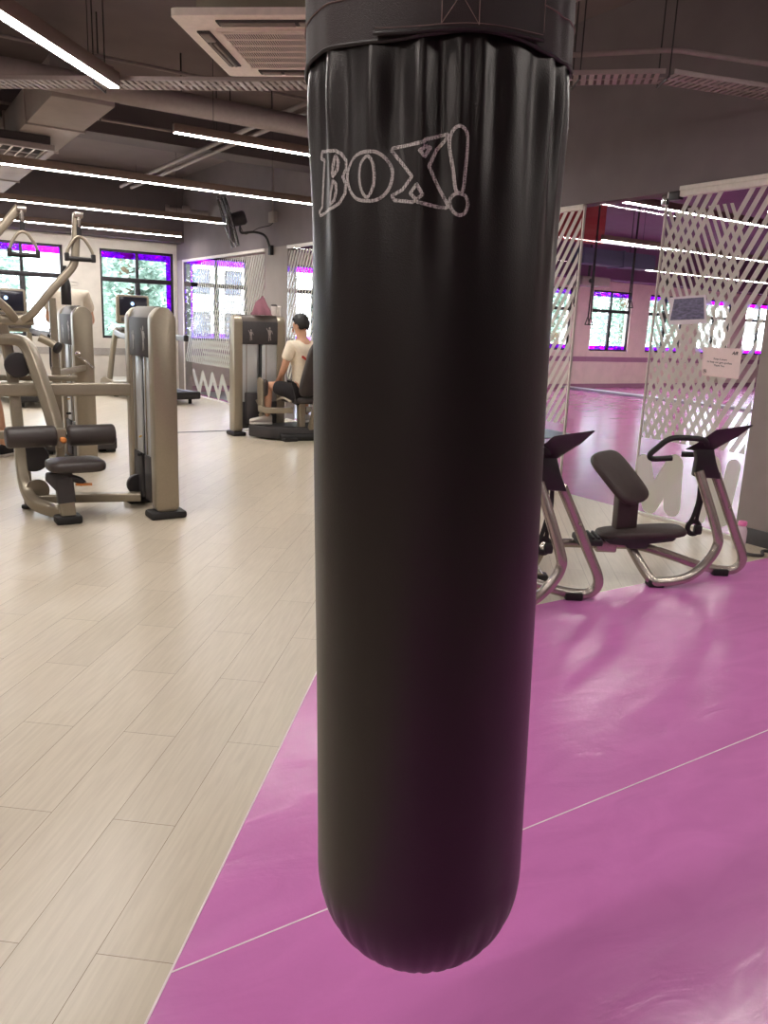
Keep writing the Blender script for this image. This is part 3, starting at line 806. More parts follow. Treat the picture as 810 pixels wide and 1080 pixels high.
# silver outlined letters, stroked on the skin
LET = {
'B': [[(-1.059, 0.4208), (-1.0034, 0.4199), (-0.8294, 0.4142), (-0.7971, 0.4142), (-0.7825, 0.4127), (-0.7677, 0.4112), (-0.7523, 0.4096), (-0.741, 0.407), (-0.7291, 0.4044), (-0.7162, 0.4017), (-0.7152, 0.3988), (-0.7142, 0.3958), (-0.7131, 0.3928), (-0.7231, 0.3896), (-0.7328, 0.3863), (-0.7422, 0.383), (-0.734, 0.3802), (-0.7255, 0.3773), (-0.7166, 0.3744), (-0.718, 0.3708), (-0.7195, 0.3672), (-0.7209, 0.3635), (-0.738, 0.3598), (-0.7546, 0.3561), (-0.7711, 0.3524), (-0.8293, 0.3481), (-0.9695, 0.3461), (-1.0762, 0.3428), (-1.0821, 0.3445), (-1.088, 0.3461), (-1.094, 0.3478), (-1.0791, 0.3495), (-1.0651, 0.3512), (-1.0515, 0.3528), (-1.0434, 0.3719), (-1.0366, 0.3908), (-1.0309, 0.4096), (-1.0436, 0.4106), (-1.0554, 0.4115), (-1.0671, 0.4125), (-1.0643, 0.4153), (-1.0616, 0.418)], [(-0.7961, 0.4084), (-0.7895, 0.406), (-0.7828, 0.4035), (-0.776, 0.4011), (-0.7795, 0.398), (-0.7831, 0.3949), (-0.7868, 0.3917), (-0.7983, 0.3891), (-0.8106, 0.3866), (-0.8241, 0.3841), (-0.8251, 0.3859), (-0.826, 0.3877), (-0.8269, 0.3896), (-0.8208, 0.3936), (-0.8153, 0.3975), (-0.8101, 0.4015), (-0.8052, 0.4038), (-0.8006, 0.4061)], [(-0.8221, 0.3796), (-0.8137, 0.3782), (-0.8056, 0.3768), (-0.7978, 0.3754), (-0.7972, 0.3727), (-0.7967, 0.3699), (-0.7961, 0.3672), (-0.8026, 0.3636), (-0.8096, 0.36), (-0.817, 0.3564), (-0.8314, 0.355), (-0.8485, 0.3537), (-0.8706, 0.3525), (-0.8647, 0.3568), (-0.8592, 0.3611), (-0.854, 0.3654), (-0.8416, 0.3701), (-0.8312, 0.3749)]],
'O': [[(-0.4609, 0.406), (-0.4038, 0.4039), (-0.3517, 0.3969), (-0.3125, 0.3864), (-0.3107, 0.3745), (-0.3403, 0.3612), (-0.4041, 0.352), (-0.4876, 0.3508), (-0.5951, 0.3549), (-0.6615, 0.364), (-0.6979, 0.3769), (-0.696, 0.3891), (-0.6516, 0.4004), (-0.5699, 0.4064)], [(-0.4877, 0.4014), (-0.4483, 0.3957), (-0.4343, 0.3865), (-0.4326, 0.3747), (-0.4465, 0.3642), (-0.4872, 0.3552), (-0.5332, 0.3603), (-0.5637, 0.3716), (-0.57, 0.3838), (-0.5508, 0.3953)]],
'X': [[(-0.3083, 0.4093), (-0.2712, 0.4102), (-0.2305, 0.4107), (-0.1885, 0.4107), (-0.1495, 0.4109), (-0.1141, 0.4115), (-0.0818, 0.4127), (-0.0756, 0.4136), (-0.0695, 0.4145), (-0.0633, 0.4155), (-0.0161, 0.4186), (0.0347, 0.4214), (0.0847, 0.4228), (0.0823, 0.4211), (0.08, 0.4195), (0.0776, 0.4178), (0.0553, 0.414), (0.0323, 0.4099), (0.0093, 0.4056), (-0.0077, 0.3993), (-0.0243, 0.393), (-0.0405, 0.3866), (-0.0196, 0.3797), (0.002, 0.3725), (0.024, 0.3653), (0.0502, 0.3578), (0.076, 0.3503), (0.1014, 0.3427), (0.0962, 0.3421), (0.0909, 0.3414), (0.0856, 0.3408), (0.0693, 0.3411), (0.0527, 0.3413), (0.0361, 0.3415), (-0.0141, 0.3432), (-0.0626, 0.3448), (-0.1109, 0.3467), (-0.1165, 0.3474), (-0.1221, 0.3481), (-0.1277, 0.3488), (-0.1333, 0.3482), (-0.139, 0.3476), (-0.1447, 0.347), (-0.1927, 0.3482), (-0.2422, 0.3494), (-0.2904, 0.3504), (-0.2965, 0.3522), (-0.3025, 0.354), (-0.3085, 0.3558), (-0.2828, 0.3579), (-0.2561, 0.36), (-0.2287, 0.3619), (-0.2045, 0.3666), (-0.1802, 0.3712), (-0.1564, 0.3758), (-0.1814, 0.3808), (-0.2072, 0.3859), (-0.2334, 0.3909), (-0.2625, 0.3961), (-0.2901, 0.4012), (-0.3159, 0.4061), (-0.3134, 0.4072), (-0.3109, 0.4083)], [(-0.0667, 0.4116), (-0.0665, 0.4101), (-0.0663, 0.4087), (-0.0662, 0.4072), (-0.0548, 0.4074), (-0.0434, 0.4077), (-0.0317, 0.408), (-0.0442, 0.4043), (-0.0565, 0.4006), (-0.0688, 0.397), (-0.0805, 0.3992), (-0.0922, 0.4015), (-0.1041, 0.4038), (-0.0912, 0.4048), (-0.0786, 0.406), (-0.0662, 0.4072), (-0.0663, 0.4087), (-0.0665, 0.4101)], [(-0.1211, 0.3669), (-0.107, 0.3629), (-0.0933, 0.359), (-0.0796, 0.3552), (-0.094, 0.3532), (-0.1086, 0.3513), (-0.1236, 0.3494), (-0.138, 0.3519), (-0.1527, 0.3545), (-0.1679, 0.3571), (-0.1519, 0.3604), (-0.1362, 0.3636)]],
'!': [[(0.1624, 0.4305), (0.2018, 0.4274), (0.2214, 0.4195), (0.2207, 0.4029), (0.2119, 0.3835), (0.1995, 0.3612), (0.1705, 0.3577), (0.1452, 0.3622), (0.1258, 0.383), (0.0987, 0.4078), (0.1006, 0.4193), (0.1253, 0.4277)], [(0.1706, 0.3571), (0.2183, 0.3542), (0.2372, 0.3458), (0.2221, 0.3364), (0.1843, 0.3325), (0.1425, 0.3353), (0.1134, 0.3426), (0.112, 0.3506), (0.1386, 0.3557)]],
}
lb = bmesh.new()
def on_skin(a, z, lift=.0007): 
    r = RB+fold(a, z)+.0012*math.sin(3*a+2.2*z)*math.sin(5*z+1)+lift
    return V((r*math.sin(a), -r*math.cos(a), z))
for ch, loops in LET.items():
    for lp in loops:
        n = len(lp); smooth_it = ch in 'O!'
        P = [V((a*RB, z)) for a, z in lp]; Q = []
        for i in range(n):
            p0, p1, p2, p3 = P[i-1], P[i], P[(i+1) % n], P[(i+2) % n]
            for k in range(4):
                s = k/4
                if smooth_it: v = .5*((2*p1)+(p2-p0)*s+(2*p0-5*p1+4*p2-p3)*s*s+(3*p1-p0-3*p2+p3)*s**3)
                else: v = p1.lerp(p2, s)
                Q.append(v)
        m = len(Q); L, Rr = [], []
        hw = .0020
        for i in range(m):
            d = (Q[(i+1) % m]-Q[i-1]); d = d.normalized() if d.length > 1e-9 else V((1, 0)); nn = V((-d.y, d.x))*hw
            a, b = Q[i]+nn, Q[i]-nn
            L.append(lb.verts.new(on_skin(a.x/RB, a.y))); Rr.append(lb.verts.new(on_skin(b.x/RB, b.y)))
        for i in range(m): lb.faces.new((L[i], L[(i+1) % m], Rr[(i+1) % m], Rr[i]))
obj('lettering', lb, 'stipple', bag, 'stippled silver outlined word with exclamation mark')
for k in range(4):
    a = PI/4+k*PI/2; p = V((math.sin(a)*(RB-.004), -math.cos(a)*(RB-.004), .82)); q = V((0, 0, 1.32))
    obj('strap', bar([p-V((0, 0, .2)), p, q], .04, .004, .001, up=(0, 0, 1)), 'collar', bag)
ch = bmesh.new()
zt = (ZC-1.15)
for k in range(int((zt-1.32)/.032)+1):
    z = 1.33+.032*k
    pts = [(.012*math.cos(t_), 0, z+.020*math.sin(t_)) for t_ in [2*PI*i/12 for i in range(12)]]
    if k % 2: pts = [(0, x, zz_) for x, _, zz_ in pts]
    sweep(ch, pts, circ(.003, 6), up=(.1, 1, .2), closed=True)
obj('chain', ch, 'chain', bag)

# ------------------------------------------------------------------ outside the windows
struct('ground', plate([(-30, 15.2), (60, 15.2), (60, 75), (-30, 75)], -3.2, -3.0), 'ground')
def tree(x, y, h, r, label, n=5600, seed=0):
    rnd = random.Random(seed)
    t = thing('tree', label, 'tree', (x, y, -3.0), 0, 'trees outside the windows')
    obj('trunk', tube([(0, 0, 0), (.1, 0, h*.35), (-.1, .05, h*.7), (0, 0, h*.92)], .16, .3, 8, scales=None), 'bark', t)
    cb = bmesh.new()
    lobes = [(rnd.uniform(-r, r)*.6, rnd.uniform(-r, r)*.5, h*rnd.uniform(.42, .95), r*rnd.uniform(.4, .62)) for _ in range(14)]
    for k in range(n):
        lx, ly, lz, lr = lobes[k % 14]
        d = V((rnd.gauss(0, 1), rnd.gauss(0, 1), rnd.gauss(0, 1))).normalized()*lr*rnd.uniform(.55, 1)
        c = V((lx, ly, lz))+d; a = V((rnd.gauss(0, 1), rnd.gauss(0, 1), rnd.gauss(0, .5))).normalized(); b = a.cross(V((rnd.gauss(0, 1), rnd.gauss(0, 1), rnd.gauss(0, 1)))).normalized()
        s = rnd.uniform(.04, .08)
        vs = [cb.verts.new(c+a*s*1.5), cb.verts.new(c+b*s*.7), cb.verts.new(c-a*s*1.5), cb.verts.new(c-b*s*.7)]
        cb.faces.new(vs)
    o = obj('crown', cb, 'leaf', t)
    return t
for k, (x, y, h, r, lb_) in enumerate(((-1.6, 19.5, 7.0, 1.5, 'leafy tree outside the leftmost back window'), (2.0, 19.7, 7.4, 1.55, 'leafy tree outside the window behind the pulldown handles'),
        (5.4, 19.4, 7.2, 1.4, 'leafy tree outside the window beside the wall corner'), (17.0, 21.0, 8.0, 1.7, 'leafy tree left outside the first studio windows'), (20.9, 21.2, 8.2, 1.75, 'leafy tree outside the studio window seen through the clear door'),
        (24.8, 21.5, 8.0, 1.75, 'leafy tree outside the studio windows behind the framed picture'), (28.8, 22.0, 7.6, 1.75, 'leafy tree outside the furthest studio windows'))):
    tree(x, y, h, r, lb_, seed=k)
t = thing('apartment_building', 'pale apartment block far outside seen through the striped glass', 'building', (13, 42, -3))
obj('facade', B((8.5, 40, -3), (17.5, 48, 4.6), .05), 'building', t, world=True)
for j in range(3):
    for i in range(5):
        x = 9.1+1.7*i; z = -1.6+2.1*j
        w = obj('window', B((x, 39.94, z), (x+.9, 40.0, z+1.2)), 'winframe', t, world=True)
        obj('pane', B((x+.06, 39.92, z+.06), (x+.84, 39.95, z+1.14)), 'blueduct', w, world=True)
for j in range(3): obj('balcony_slab', B((8.4, 39.2, -1.9+2.1*j), (17.6, 40.0, -1.75+2.1*j), .01), 'building', t, world=True)

# ------------------------------------------------------------------ studio behind the glass
struct('wall_studio.001', B((9.0, 9.95, 2.86), (10.75, 10.1, 3.70)), 'red')
t = thing('air_duct', 'slate blue duct under the studio ceiling behind the glass door', 'air duct', (11.5, 9.9, 2.4))
obj('duct_body', B((10.9, 10.5, 2.60), (12.8, 10.85, 2.86), .01), 'blueduct', t, world=True)
obj('duct_flange', B((11.9, 10.48, 2.58), (11.93, 10.87, 2.88), .004), 'blueduct', t, world=True)
obj('duct_hanger', cyl((12.3, 10.7, 2.86), (12.3, 10.7, 3.70), .008, 6), 'wire', t, world=True)
def trx(x, y, zb, label):
    t = thing('suspension_strap', label, 'suspension strap', (x, y, zb), 0, 'suspension straps in the studio')
    for s in (-1, 1):
        obj('strap', bar([(0, 0, 3.70-zb), (.012*s, 0, (3.70-zb)*.4), (.03*s, 0, .14)], .03, .006, .002, .05), 'black', t)
        h = tube([(.03*s, 0, .14), (.04*s-.05, 0, .0), (.04*s+.05, 0, 0), (.03*s, 0, .14)], .010, .01, 6)
        obj('handle', h, 'black', t)
trx(10.42, 9.8, 1.52, 'black suspension strap in the studio hanging nearest the clear door edge')
trx(11.50, 9.9, 1.85, 'black suspension strap in the studio crossing the window')
trx(12.45, 9.9, 1.70, 'black suspension strap in the studio hanging right of the window')
t = thing('projector', 'small ceiling projector in the studio with dangling cables', 'projector', (13.9, 13.2, 2.5))
obj('casing', B((13.5, 13.0, 2.42), (14.4, 13.5, 2.62), .03), 'pipe', t, world=True)
obj('lens', cyl((13.75, 12.97, 2.52), (13.75, 13.05, 2.52), .05, 16), 'black', t, world=True)
obj('ceiling_pole', cyl((13.95, 13.25, 2.6), (13.95, 13.25, 3.70), .03, 10), 'wire', t, world=True)
for k in range(3): obj('cable', tube([(13.5+.06*k, 13.2, 2.6), (13.35+.05*k, 13.15, 2.3), (13.4+.03*k, 13.1, 1.9), (13.5+.04*k, 13.15, 2.45)], .01, .1, 6), 'black', t, world=True)
struct('trim_13', plate([(14.6, 9.0), (14.95, 9.0), (15.3, 14.88), (14.95, 14.88)], 0, .05), 'deck')

# ------------------------------------------------------------------ papers on the glass
def at_glass(y, z, x=4.992): return V((x, y, z))
t = thing('poster', 'small bluish landscape picture taped to the striped glass', 'poster', (4.99, 3.77, 1.53))
def quad_plate(c, th=.002, x=4.994):
    bm = bmesh.new()
    a = [bm.verts.new((x, y, z)) for y, z in c]; b = [bm.verts.new((x-th, y, z)) for y, z in c]
    bm.faces.new(a); bm.faces.new(b[::-1])
    for k in range(4): bm.faces.new((a[k], a[(k+1) % 4], b[(k+1) % 4], b[k]))
    return bm
obj('sheet', quad_plate([(3.928, 1.640), (3.632, 1.657), (3.598, 1.463), (3.915, 1.445)]), 'paperwhite', t, world=True)
obj('picture', quad_plate([(3.890, 1.628), (3.645, 1.640), (3.620, 1.492), (3.905, 1.478)], .001, 4.9918), 'photo', t, world=True)
t = thing('notice', 'pale pink printed notice on the glass beside the column', 'notice', (4.99, 3.46, 1.10))
qc = [(3.600, 1.300), (3.298, 1.300), (3.292, 1.098), (3.584, 1.103)]
obj('sheet', quad_plate(qc), 'paper', t, world=True)
def text_mesh(body, size, loc, mat, parent, name='lettering', shear=0, bold=.0, rot=0):
    cu = bpy.data.curves.new(name, 'FONT'); cu.body = body; cu.size = size; cu.align_x = 'CENTER'; cu.align_y = 'CENTER'; cu.shear = shear; cu.offset = bold; cu.resolution_u = 2
    o = bpy.data.objects.new('tmp', cu); COL.objects.link(o)
    bpy.context.view_layer.update()
    me = bpy.data.meshes.new_from_object(o.evaluated_get(bpy.context.evaluated_depsgraph_get()))
    bpy.data.objects.remove(o)
    # text x -> -Y, y -> +Z
    m = Matrix(((0, 0, -1, loc[0]), (-1, 0, 0, loc[1]), (0, 1, 0, loc[2]), (0, 0, 0, 1))) @ RZ(rot)
    me.transform(WM[parent.name].inverted() @ m)
    me.materials.append(M[mat]); r = bpy.data.objects.new(name, me); link(r, parent); return r
text_mesh('AiR', .030, (4.9915, 3.345, 1.268), 'inkdark', t, shear=.3, bold=.0012)
text_mesh('Keep it smart', .019, (4.9915, 3.452, 1.222), 'inkdark', t, bold=.0003, rot=-.03)
text_mesh('to keep our gym spotless', .019, (4.9915, 3.455, 1.200), 'inkdark', t, bold=.0003, rot=-.03)
text_mesh('Thank You', .019, (4.9915, 3.455, 1.178), 'inkdark', t, bold=.0003, rot=-.03)
ic = bmesh.new()
cc = V((4.9915, 3.562, 1.135))
sweep(ic, [cc+V((0, .013*math.cos(2*PI*k/20), .013*math.sin(2*PI*k/20))) for k in range(20)], circ(.0012, 4), closed=True)
tube([cc+V((0, .010, .009)), cc+V((0, -.010, -.009))], .0014, n=4, bm=ic); box(ic, cc+V((-.0004, -.005, -.005)), cc+V((.0004, .005, .006)))
obj('prohibition_icon', ic, 'inkdark', t, world=True)

# ------------------------------------------------------------------ stretch trainers
t = thing('stretch_trainer', 'stretching bench with tilted black pads standing right of the bag by the glass', 'stretch trainer', cf(1.7, 4.4, 0), R(-33.23), 'stretch trainers on the purple mat edge')
def L_(r_, f_, z): return V((r_-1.7, f_-4.4, z))
near = [L_(1.405, 4.38, .195), L_(1.49, 4.24, .050), L_(1.56, 4.22, .034), L_(1.70, 4.235, .062), L_(1.80, 4.26, .140), L_(1.858, 4.28, .235), L_(1.845, 4.29, .33), L_(1.735, 4.36, .64)]
def cat(P, n=6):
    out = []
    for i in range(len(P)-1):
        p0, p1, p2, p3 = P[max(i-1, 0)], P[i], P[i+1], P[min(i+2, len(P)-1)]
        for k in range(n):
            s = k/n; out.append(.5*((2*p1)+(p2-p0)*s+(2*p0-5*p1+4*p2-p3)*s*s+(3*p1-p0-3*p2+p3)*s**3))
    out.append(P[-1]); return out
far = [L_(1.44, 4.42, .190), L_(1.60, 4.46, .145), L_(1.86, 4.50, .060), L_(2.00, 4.51, .032), L_(2.085, 4.51, .045), L_(2.11, 4.50, .12), L_(2.035, 4.49, .28), L_(1.865, 4.44, .61)]
obj('frame_tube', tube(cat(near), .027, n=14), 'silver', t); obj('frame_tube', tube(cat(far), .027, n=14), 'silver', t)
obj('rear_rail', tube([L_(.88, 4.42, .045), L_(.93, 4.42, .165), L_(1.03, 4.41, .185), L_(1.46, 4.40, .192)], .026, .08, 14), 'silver', t)
obj('rear_crossbar', tube([L_(.88, 4.22, .03), L_(.88, 4.62, .03)], .026, n=12), 'silver', t)
for r_, f_ in ((1.525, 4.24), (1.99, 4.51), (.88, 4.25), (.88, 4.59)):
    obj('rubber_foot', B(L_(r_-.045, f_-.038, .003 if f_ < 4.6 and r_ > 1 else 0), L_(r_+.045, f_+.038, .045), .008), 'black', t)
obj('pivot_block', B(L_(1.21, 4.355, .15), L_(1.33, 4.445, .225), .012), 'silver', t)
def yb(poly, d0, d1, bev=.012):      # polygon in (right, z), extruded in depth
    return prism([(a-1.7, b) for a, b in poly], -(d1-4.4), -(d0-4.4), XZ, bev)
# the seat: a rounded pad, long along the bench
def pad(mtx, w, l, h, taper=1.0, n=8, crown=.012):
    bm = bmesh.new()
    poly = []
    for k in range(40):
        a = 2*PI*k/40; c, s = math.cos(a), math.sin(a)
        x = (abs(c)**(2/4.5))*(1 if c >= 0 else -1)*l/2; y = (abs(s)**(2/3.6))*(1 if s >= 0 else -1)*w/2
        y *= taper+(1-taper)*(x/l+.5); poly.append((x, y))
    t_ = bmesh.new(); rings = []
    for sc_, z in ((.90, 0), (.97, .12*h), (1.0, .35*h), (1.0, .62*h), (.97, .86*h), (.90, .98*h), (.6, h+crown*.6), (.25, h+crown)):
        rings.append([t_.verts.new((x*sc_ if sc_ < .9 else x-(1-sc_)*l*.5*(1 if x > 0 else -1)*min(1, abs(x)/(l*.5)), y*sc_, z)) for x, y in poly])
    for a, b in zip(rings, rings[1:]):
        for k in range(40): t_.faces.new((a[k], a[(k+1) % 40], b[(k+1) % 40], b[k]))
    t_.faces.new(rings[0][::-1]); t_.faces.new(rings[-1])
    merge(bm, t_, mtx); return bm
seat = obj('seat_pad', pad(T(*L_(1.465, 4.4, .250)) @ RY(-R(5)), .23, .50, .042, .85), 'pad', t, 'black seat pad')
obj('seat_bracket', yb([(1.24, .235), (1.27, .215), (1.36, .21), (1.37, .195), (1.48, .195), (1.49, .225), (1.62, .245), (1.64, .262), (1.60, .27), (1.30, .255)], 4.30, 4.50, .006), 'plastic', t)
# tilted pad faces the console
lx = V((-.19, .15, .235)).normalized(); wy = V((.19, .24, 0)).normalized(); nz_ = lx.cross(wy)
if nz_.z < 0: nz_ = -nz_; wy = -wy
pc = L_(1.308, 4.42, .565)
pm = Matrix(((lx.x, wy.x, nz_.x, pc.x), (lx.y, wy.y, nz_.y, pc.y), (lx.z, wy.z, nz_.z, pc.z), (0, 0, 0, 1)))
obj('tilted_pad', pad(pm, .385, .36, .045, .95), 'pad', t, 'black tilted knee pad')
obj('pad_post', yb([(1.315, .27), (1.435, .27), (1.43, .50), (1.38, .56), (1.31, .56)], 4.37, 4.47, .012), 'pad', t)
ft = obj('foot_pedal', B(L_(1.07, 4.20, .225), L_(1.205, 4.38, .262), .010), 'black', t)
fb = bmesh.new()
for k in range(4): box(fb, L_(1.085+.03*k, 4.21, .258), L_(1.100+.03*k, 4.37, .276), .004)
obj('tread_rib', fb, 'black', ft)
obj('pedal_arm', tube([L_(1.14, 4.29, .235), L_(1.25, 4.38, .19)], .014, n=8), 'silver', t)
# console: neck, sloping board with handlebars
obj('console_neck', yb([(1.725, .60), (1.885, .592), (1.845, .68), (1.815, .775), (1.71, .775), (1.73, .70)], 4.39, 4.45, .012), 'plastic', t)
bd = bmesh.new()
T_ = [(1.66, .755), (1.725, .790), (1.815, .868), (2.02, .905), (1.94, .835), (1.86, .79), (1.80, .745)]
def bd_p(a, b, off): 
    k = (b-.745)/.16
    D_ = 4.40-.15*k
    return L_(a*D_/4.4+off*.4, D_+off, 1.35-(1.35-b)*D_/4.4-off*.3)
f0 = [bd.verts.new(bd_p(a, b, 0)) for a, b in T_]
f1 = [bd.verts.new(bd_p(a, b, .022)) for a, b in T_]
bd.faces.new(f0); bd.faces.new(f1[::-1])
for k in range(7): bd.faces.new((f0[k], f0[(k+1) % 7], f1[(k+1) % 7], f1[k]))
bmesh.ops.bevel(bd, geom=bd.edges[:], offset=.004, segments=2, affect='EDGES')
obj('placard_board', bd, 'plastic', t, 'sloping dark placard board')
for s, f_ in ((0, 4.27), (1, 4.53)):
    hp = [L_(1.77, 4.38 if s == 0 else 4.45, .785), L_(1.70, f_, .826), L_(1.60, f_, .832), L_(1.52, f_, .822), L_(1.455, f_, .768), L_(1.425, f_, .732), L_(1.445, f_, .712), L_(1.545, f_, .720)]
    if s == 1: hp = [L_(1.78, 4.45, .72), L_(1.76, 4.50, .712), L_(1.69, f_, .706)]
    obj('handlebar', tube(cat(hp, 5), .0155, n=12), 'black', t)
sp = bmesh.new()
bar(cat([L_(1.80, 4.50, .60), L_(1.822, 4.53, .45), L_(1.805, 4.54, .33), L_(1.785, 4.55, .29)], 5), .022, .005, .002, bm=sp); bar(cat([L_(1.83, 4.50, .60), L_(1.84, 4.53, .45), L_(1.832, 4.54, .33), L_(1.85, 4.55, .28)], 5), .022, .005, .002, bm=sp)
so = obj('hanging_strap', sp, 'black', t)
obj('strap_handle', sweep(bmesh.new(), [L_(1.822+.034*math.cos(2*PI*k/20), 4.55, .272+.038*math.sin(2*PI*k/20)) for k in range(20)], rrect(.03, .013, .005), (0, 1, 0), closed=True), 'black', so)
obj('strap_grip', B(L_(1.825, 4.53, .232), L_(1.872, 4.57, .29), .012), 'black', so)
for P_ in ((1.80, 4.34, .44), (1.975, 4.465, .42)): obj('bolt', cyl(L_(P_[0], P_[1]-.035, P_[2]), L_(P_[0], P_[1]+.02, P_[2]), .006, 8), 'framedark', t)
b_ = cf(1.7-.985, 4.4-.551, 0)
dup(t, b_, R(-33.23), 'stretching bench mostly hidden behind the punching bag on its right side')

# ------------------------------------------------------------------ bottle, cord
bx, by = 4.80, 2.99
t = thing('water_bottle', 'clear pinkish water bottle with a pink cap against the column', 'bottle', (bx, by, 0))
obj('bottle_body', lathe([(0, .002), (.030, 0), (.036, .006), (.036, .03), (.034, .036), (.036, .042), (.0365, .11), (.036, .128), (.030, .15), (.022, .160), (.019, .163), (.019, .168)], 28), 'bottle', t, 'clear pinkish body')
obj('cap', lathe([(0, .162), (.026, .162), (.028, .168), (.028, .186), (.024, .192), (0, .193)], 24), 'pinkcap', t, 'pink cap')
solo('floor_cable', tube(cat([V((4.74, 2.93, .012)), V((4.70, 2.86, .012)), V((4.76, 2.80, .012)), V((4.88, 2.86, .012)), V((4.93, 2.70, .014)), V((4.92, 2.3, .014)), V((4.94, 1.6, .014)), V((4.93, .6, .014))], 6), .0105, n=8), 'graph', 'grey cable lying on the floor in front of the pink capped bottle', 'cable')

# ------------------------------------------------------------------ weight towers
def tower(root, m, pin=.43, small=False):
    """weight tower in local axes: x along the tower, front toward -y; placed by m in world space"""
    W, D, H = .66, .16, 1.36
    def o(name, bm, mat, par, label=None): bm.transform(m); return obj(name, bm, mat, par, label, world=True)
    prof = roundpoly([(-D/2, .045), (D/2, .045), (D/2, H), (D/2-.05, H+.055), (-D/2+.05, H+.055), (-D/2, H)], .045, 5)
    for s in (-1, 1):
        x0, x1 = (W/2-.105, W/2) if s > 0 else (-W/2, -W/2+.105)
        c = o('weight_tower_column', prism(prof, x0, x1, YZ, .010), 'frame', root)
        o('rubber_foot', B((x0-.03, -D/2-.045, 0), (x1+.03, D/2+.045, .05), .016), 'black', c)
    cap = [(-D/2+.012, 1.30), (-D/2+.012, H-.01), (-D/2+.035, H+.035), (-.02, H+.065), (D/2-.05, H+.055), (D/2-.012, H-.01), (D/2-.012, 1.30)]
    cp = o('tower_cap', prism(roundpoly(cap, .03, 4), -W/2+.10, W/2-.10, YZ, .004), 'capgrey', root, 'arched graphite cap')
    pl = o('instruction_placard', B((-W/2+.105, -D/2+.002, 1.085), (W/2-.105, -D/2+.020, H-.012), .004), 'graph', root, 'dark placard with pale muscle figures')
    for s, k in ((-1, .62), (1, .78)):
        fg = bmesh.new()
        x = s*.12; y = -D/2+.001; z0 = 1.125
        def quad(*P): fg.faces.new([fg.verts.new((x+px*k*1.1, y, z0+pz*k)) for px, pz in P])
        quad((-.012, .175), (.012, .175), (.013, .20), (.007, .212), (-.007, .212), (-.013, .20))
        quad((-.016, .085), (.014, .082), (.030, .150), (.022, .168), (-.020, .170), (-.030, .152))
        quad((-.018, .0), (-.006, .0), (.0, .080), (-.017, .082)); quad((.010, .012), (.022, .010), (.016, .080), (.001, .078))
        quad((-.052, .19), (-.042, .195), (-.026, .160), (-.032, .150)); quad((.030, .15), (.036, .155), (.050, .11), (.043, .105))
        o('muscle_figure', fg, 'inkdim', pl)
    for s in (-1, 1):
        a, b = sorted((s*.03, s*(W/2-.105)))
        o('shroud_panel', B((a, -D/2+.022, .40), (b, -D/2+.034, 1.09), .003), 'panel', root, 'silvery shroud panel')
        o('lower_guard', B((a, -D/2+.012, .085), (b, -D/2+.034, .405), .006), 'graph', root, 'dark lower guard')
        for x in (a+.055, b-.055)[:1]: o('shroud_rib', B((x-.004, -D/2+.014, .41), (x+.004, -D/2+.024, 1.08), .002), 'framedark', root)
    o('rear_shroud', B((-W/2+.105, D/2-.03, .085), (W/2-.105, D/2-.018, 1.30), .003), 'panel', root)
    ws = bmesh.new()
    for k in range(15): box(ws, (-.09, -.035, .12+.035*k), (.09, .035, .12+.035*k+.031), .002)
    ws_ = o('weight_stack', ws, 'black', root)
    for x in (-.06, .06): o('guide_rod', cyl((x, 0, .08), (x, 0, 1.30), .010, 8), 'silver', ws_)
    o('lifting_cable', cyl((0, -.05, .5), (0, -.05, 1.14), .006, 6), 'black', root)
    o('selector_pin', tube([(-.02, -D/2+.01, pin+.10), (.05, -D/2-.02, pin+.105)], .006, n=6), 'yellow', root, 'yellow pin')
    o('selector_pin', tube([(-.02, -D/2+.01, pin-.03), (.03, -D/2-.025, pin-.025)], .010, n=8), 'black', root)
def W_obj(root):
    return lambda name, bm, mat, par=None, label=None: obj(name, bm, mat, par or root, label, world=True)

# the pulldown machine nearest the camera
t = thing('lat_pulldown_machine', 'nearest seated pulldown machine with triangular handles and black rollers', 'exercise machine', (1.2, 5.7, 0), 0, 'weight machines with towers')
o = W_obj(t)
tower(t, T(1.676, 5.60, 0) @ RZ(-PI/2))
o('front_foot', B((.965, 5.35, 0), (1.13, 5.47, .055), .014), 'black')
o('seat_post', bar([(1.05, 5.42, .05), (1.03, 5.44, .33)], .095, .075, .012, up=(0, 1, 0)), 'frame')
o('post_cover', bar([(1.045, 5.42, .14), (1.035, 5.43, .30)], .108, .09, .015, up=(0, 1, 0)), 'graph', None, 'dark post cover')
o('seat_bracket', prism(roundpoly([(.93, .34), (1.08, .345), (1.10, .30), (1.02, .205), (.985, .215), (.925, .29)], .015), -5.46, -5.39, XZ, .008), 'graph', None, 'grey seat bracket')
def seat_cushion():
    return pad(T(1.115, 5.44, .352) @ RZ(R(0)), .34, .36, .065, .86)
o('seat', seat_cushion(), 'uphol', None, 'black seat cushion')
o('seat_lever', bar([(1.10, 5.38, .262), (1.20, 5.37, .258)], .03, .016, .006), 'orange', None, 'orange lever')
o('lever_mount', bar([(1.06, 5.41, .31), (1.13, 5.40, .285), (1.15, 5.385, .262)], .045, .04, .012, .03, up=(0, 1, 0)), 'plastic')
rp = o('roller_post', bar(cat([V((.76, 6.0, 1.16)), V((.88, 5.97, 1.165)), V((.945, 5.93, 1.12)), V((.985, 5.85, .97)), V((1.03, 5.76, .75)), V((1.058, 5.70, .57))], 5), .075, .10, .016, up=(0, -1, 0)), 'frame')
o('roller_axle', cyl((.76, 5.60, .56), (1.40, 5.60, .56), .014, 10), 'silver')
o('roller_bracket', prism(roundpoly([(1.03, .60), (1.10, .60), (1.09, .50), (1.05, .47), (1.02, .50)], .012), -5.66, -5.58, XZ, .006), 'frame')
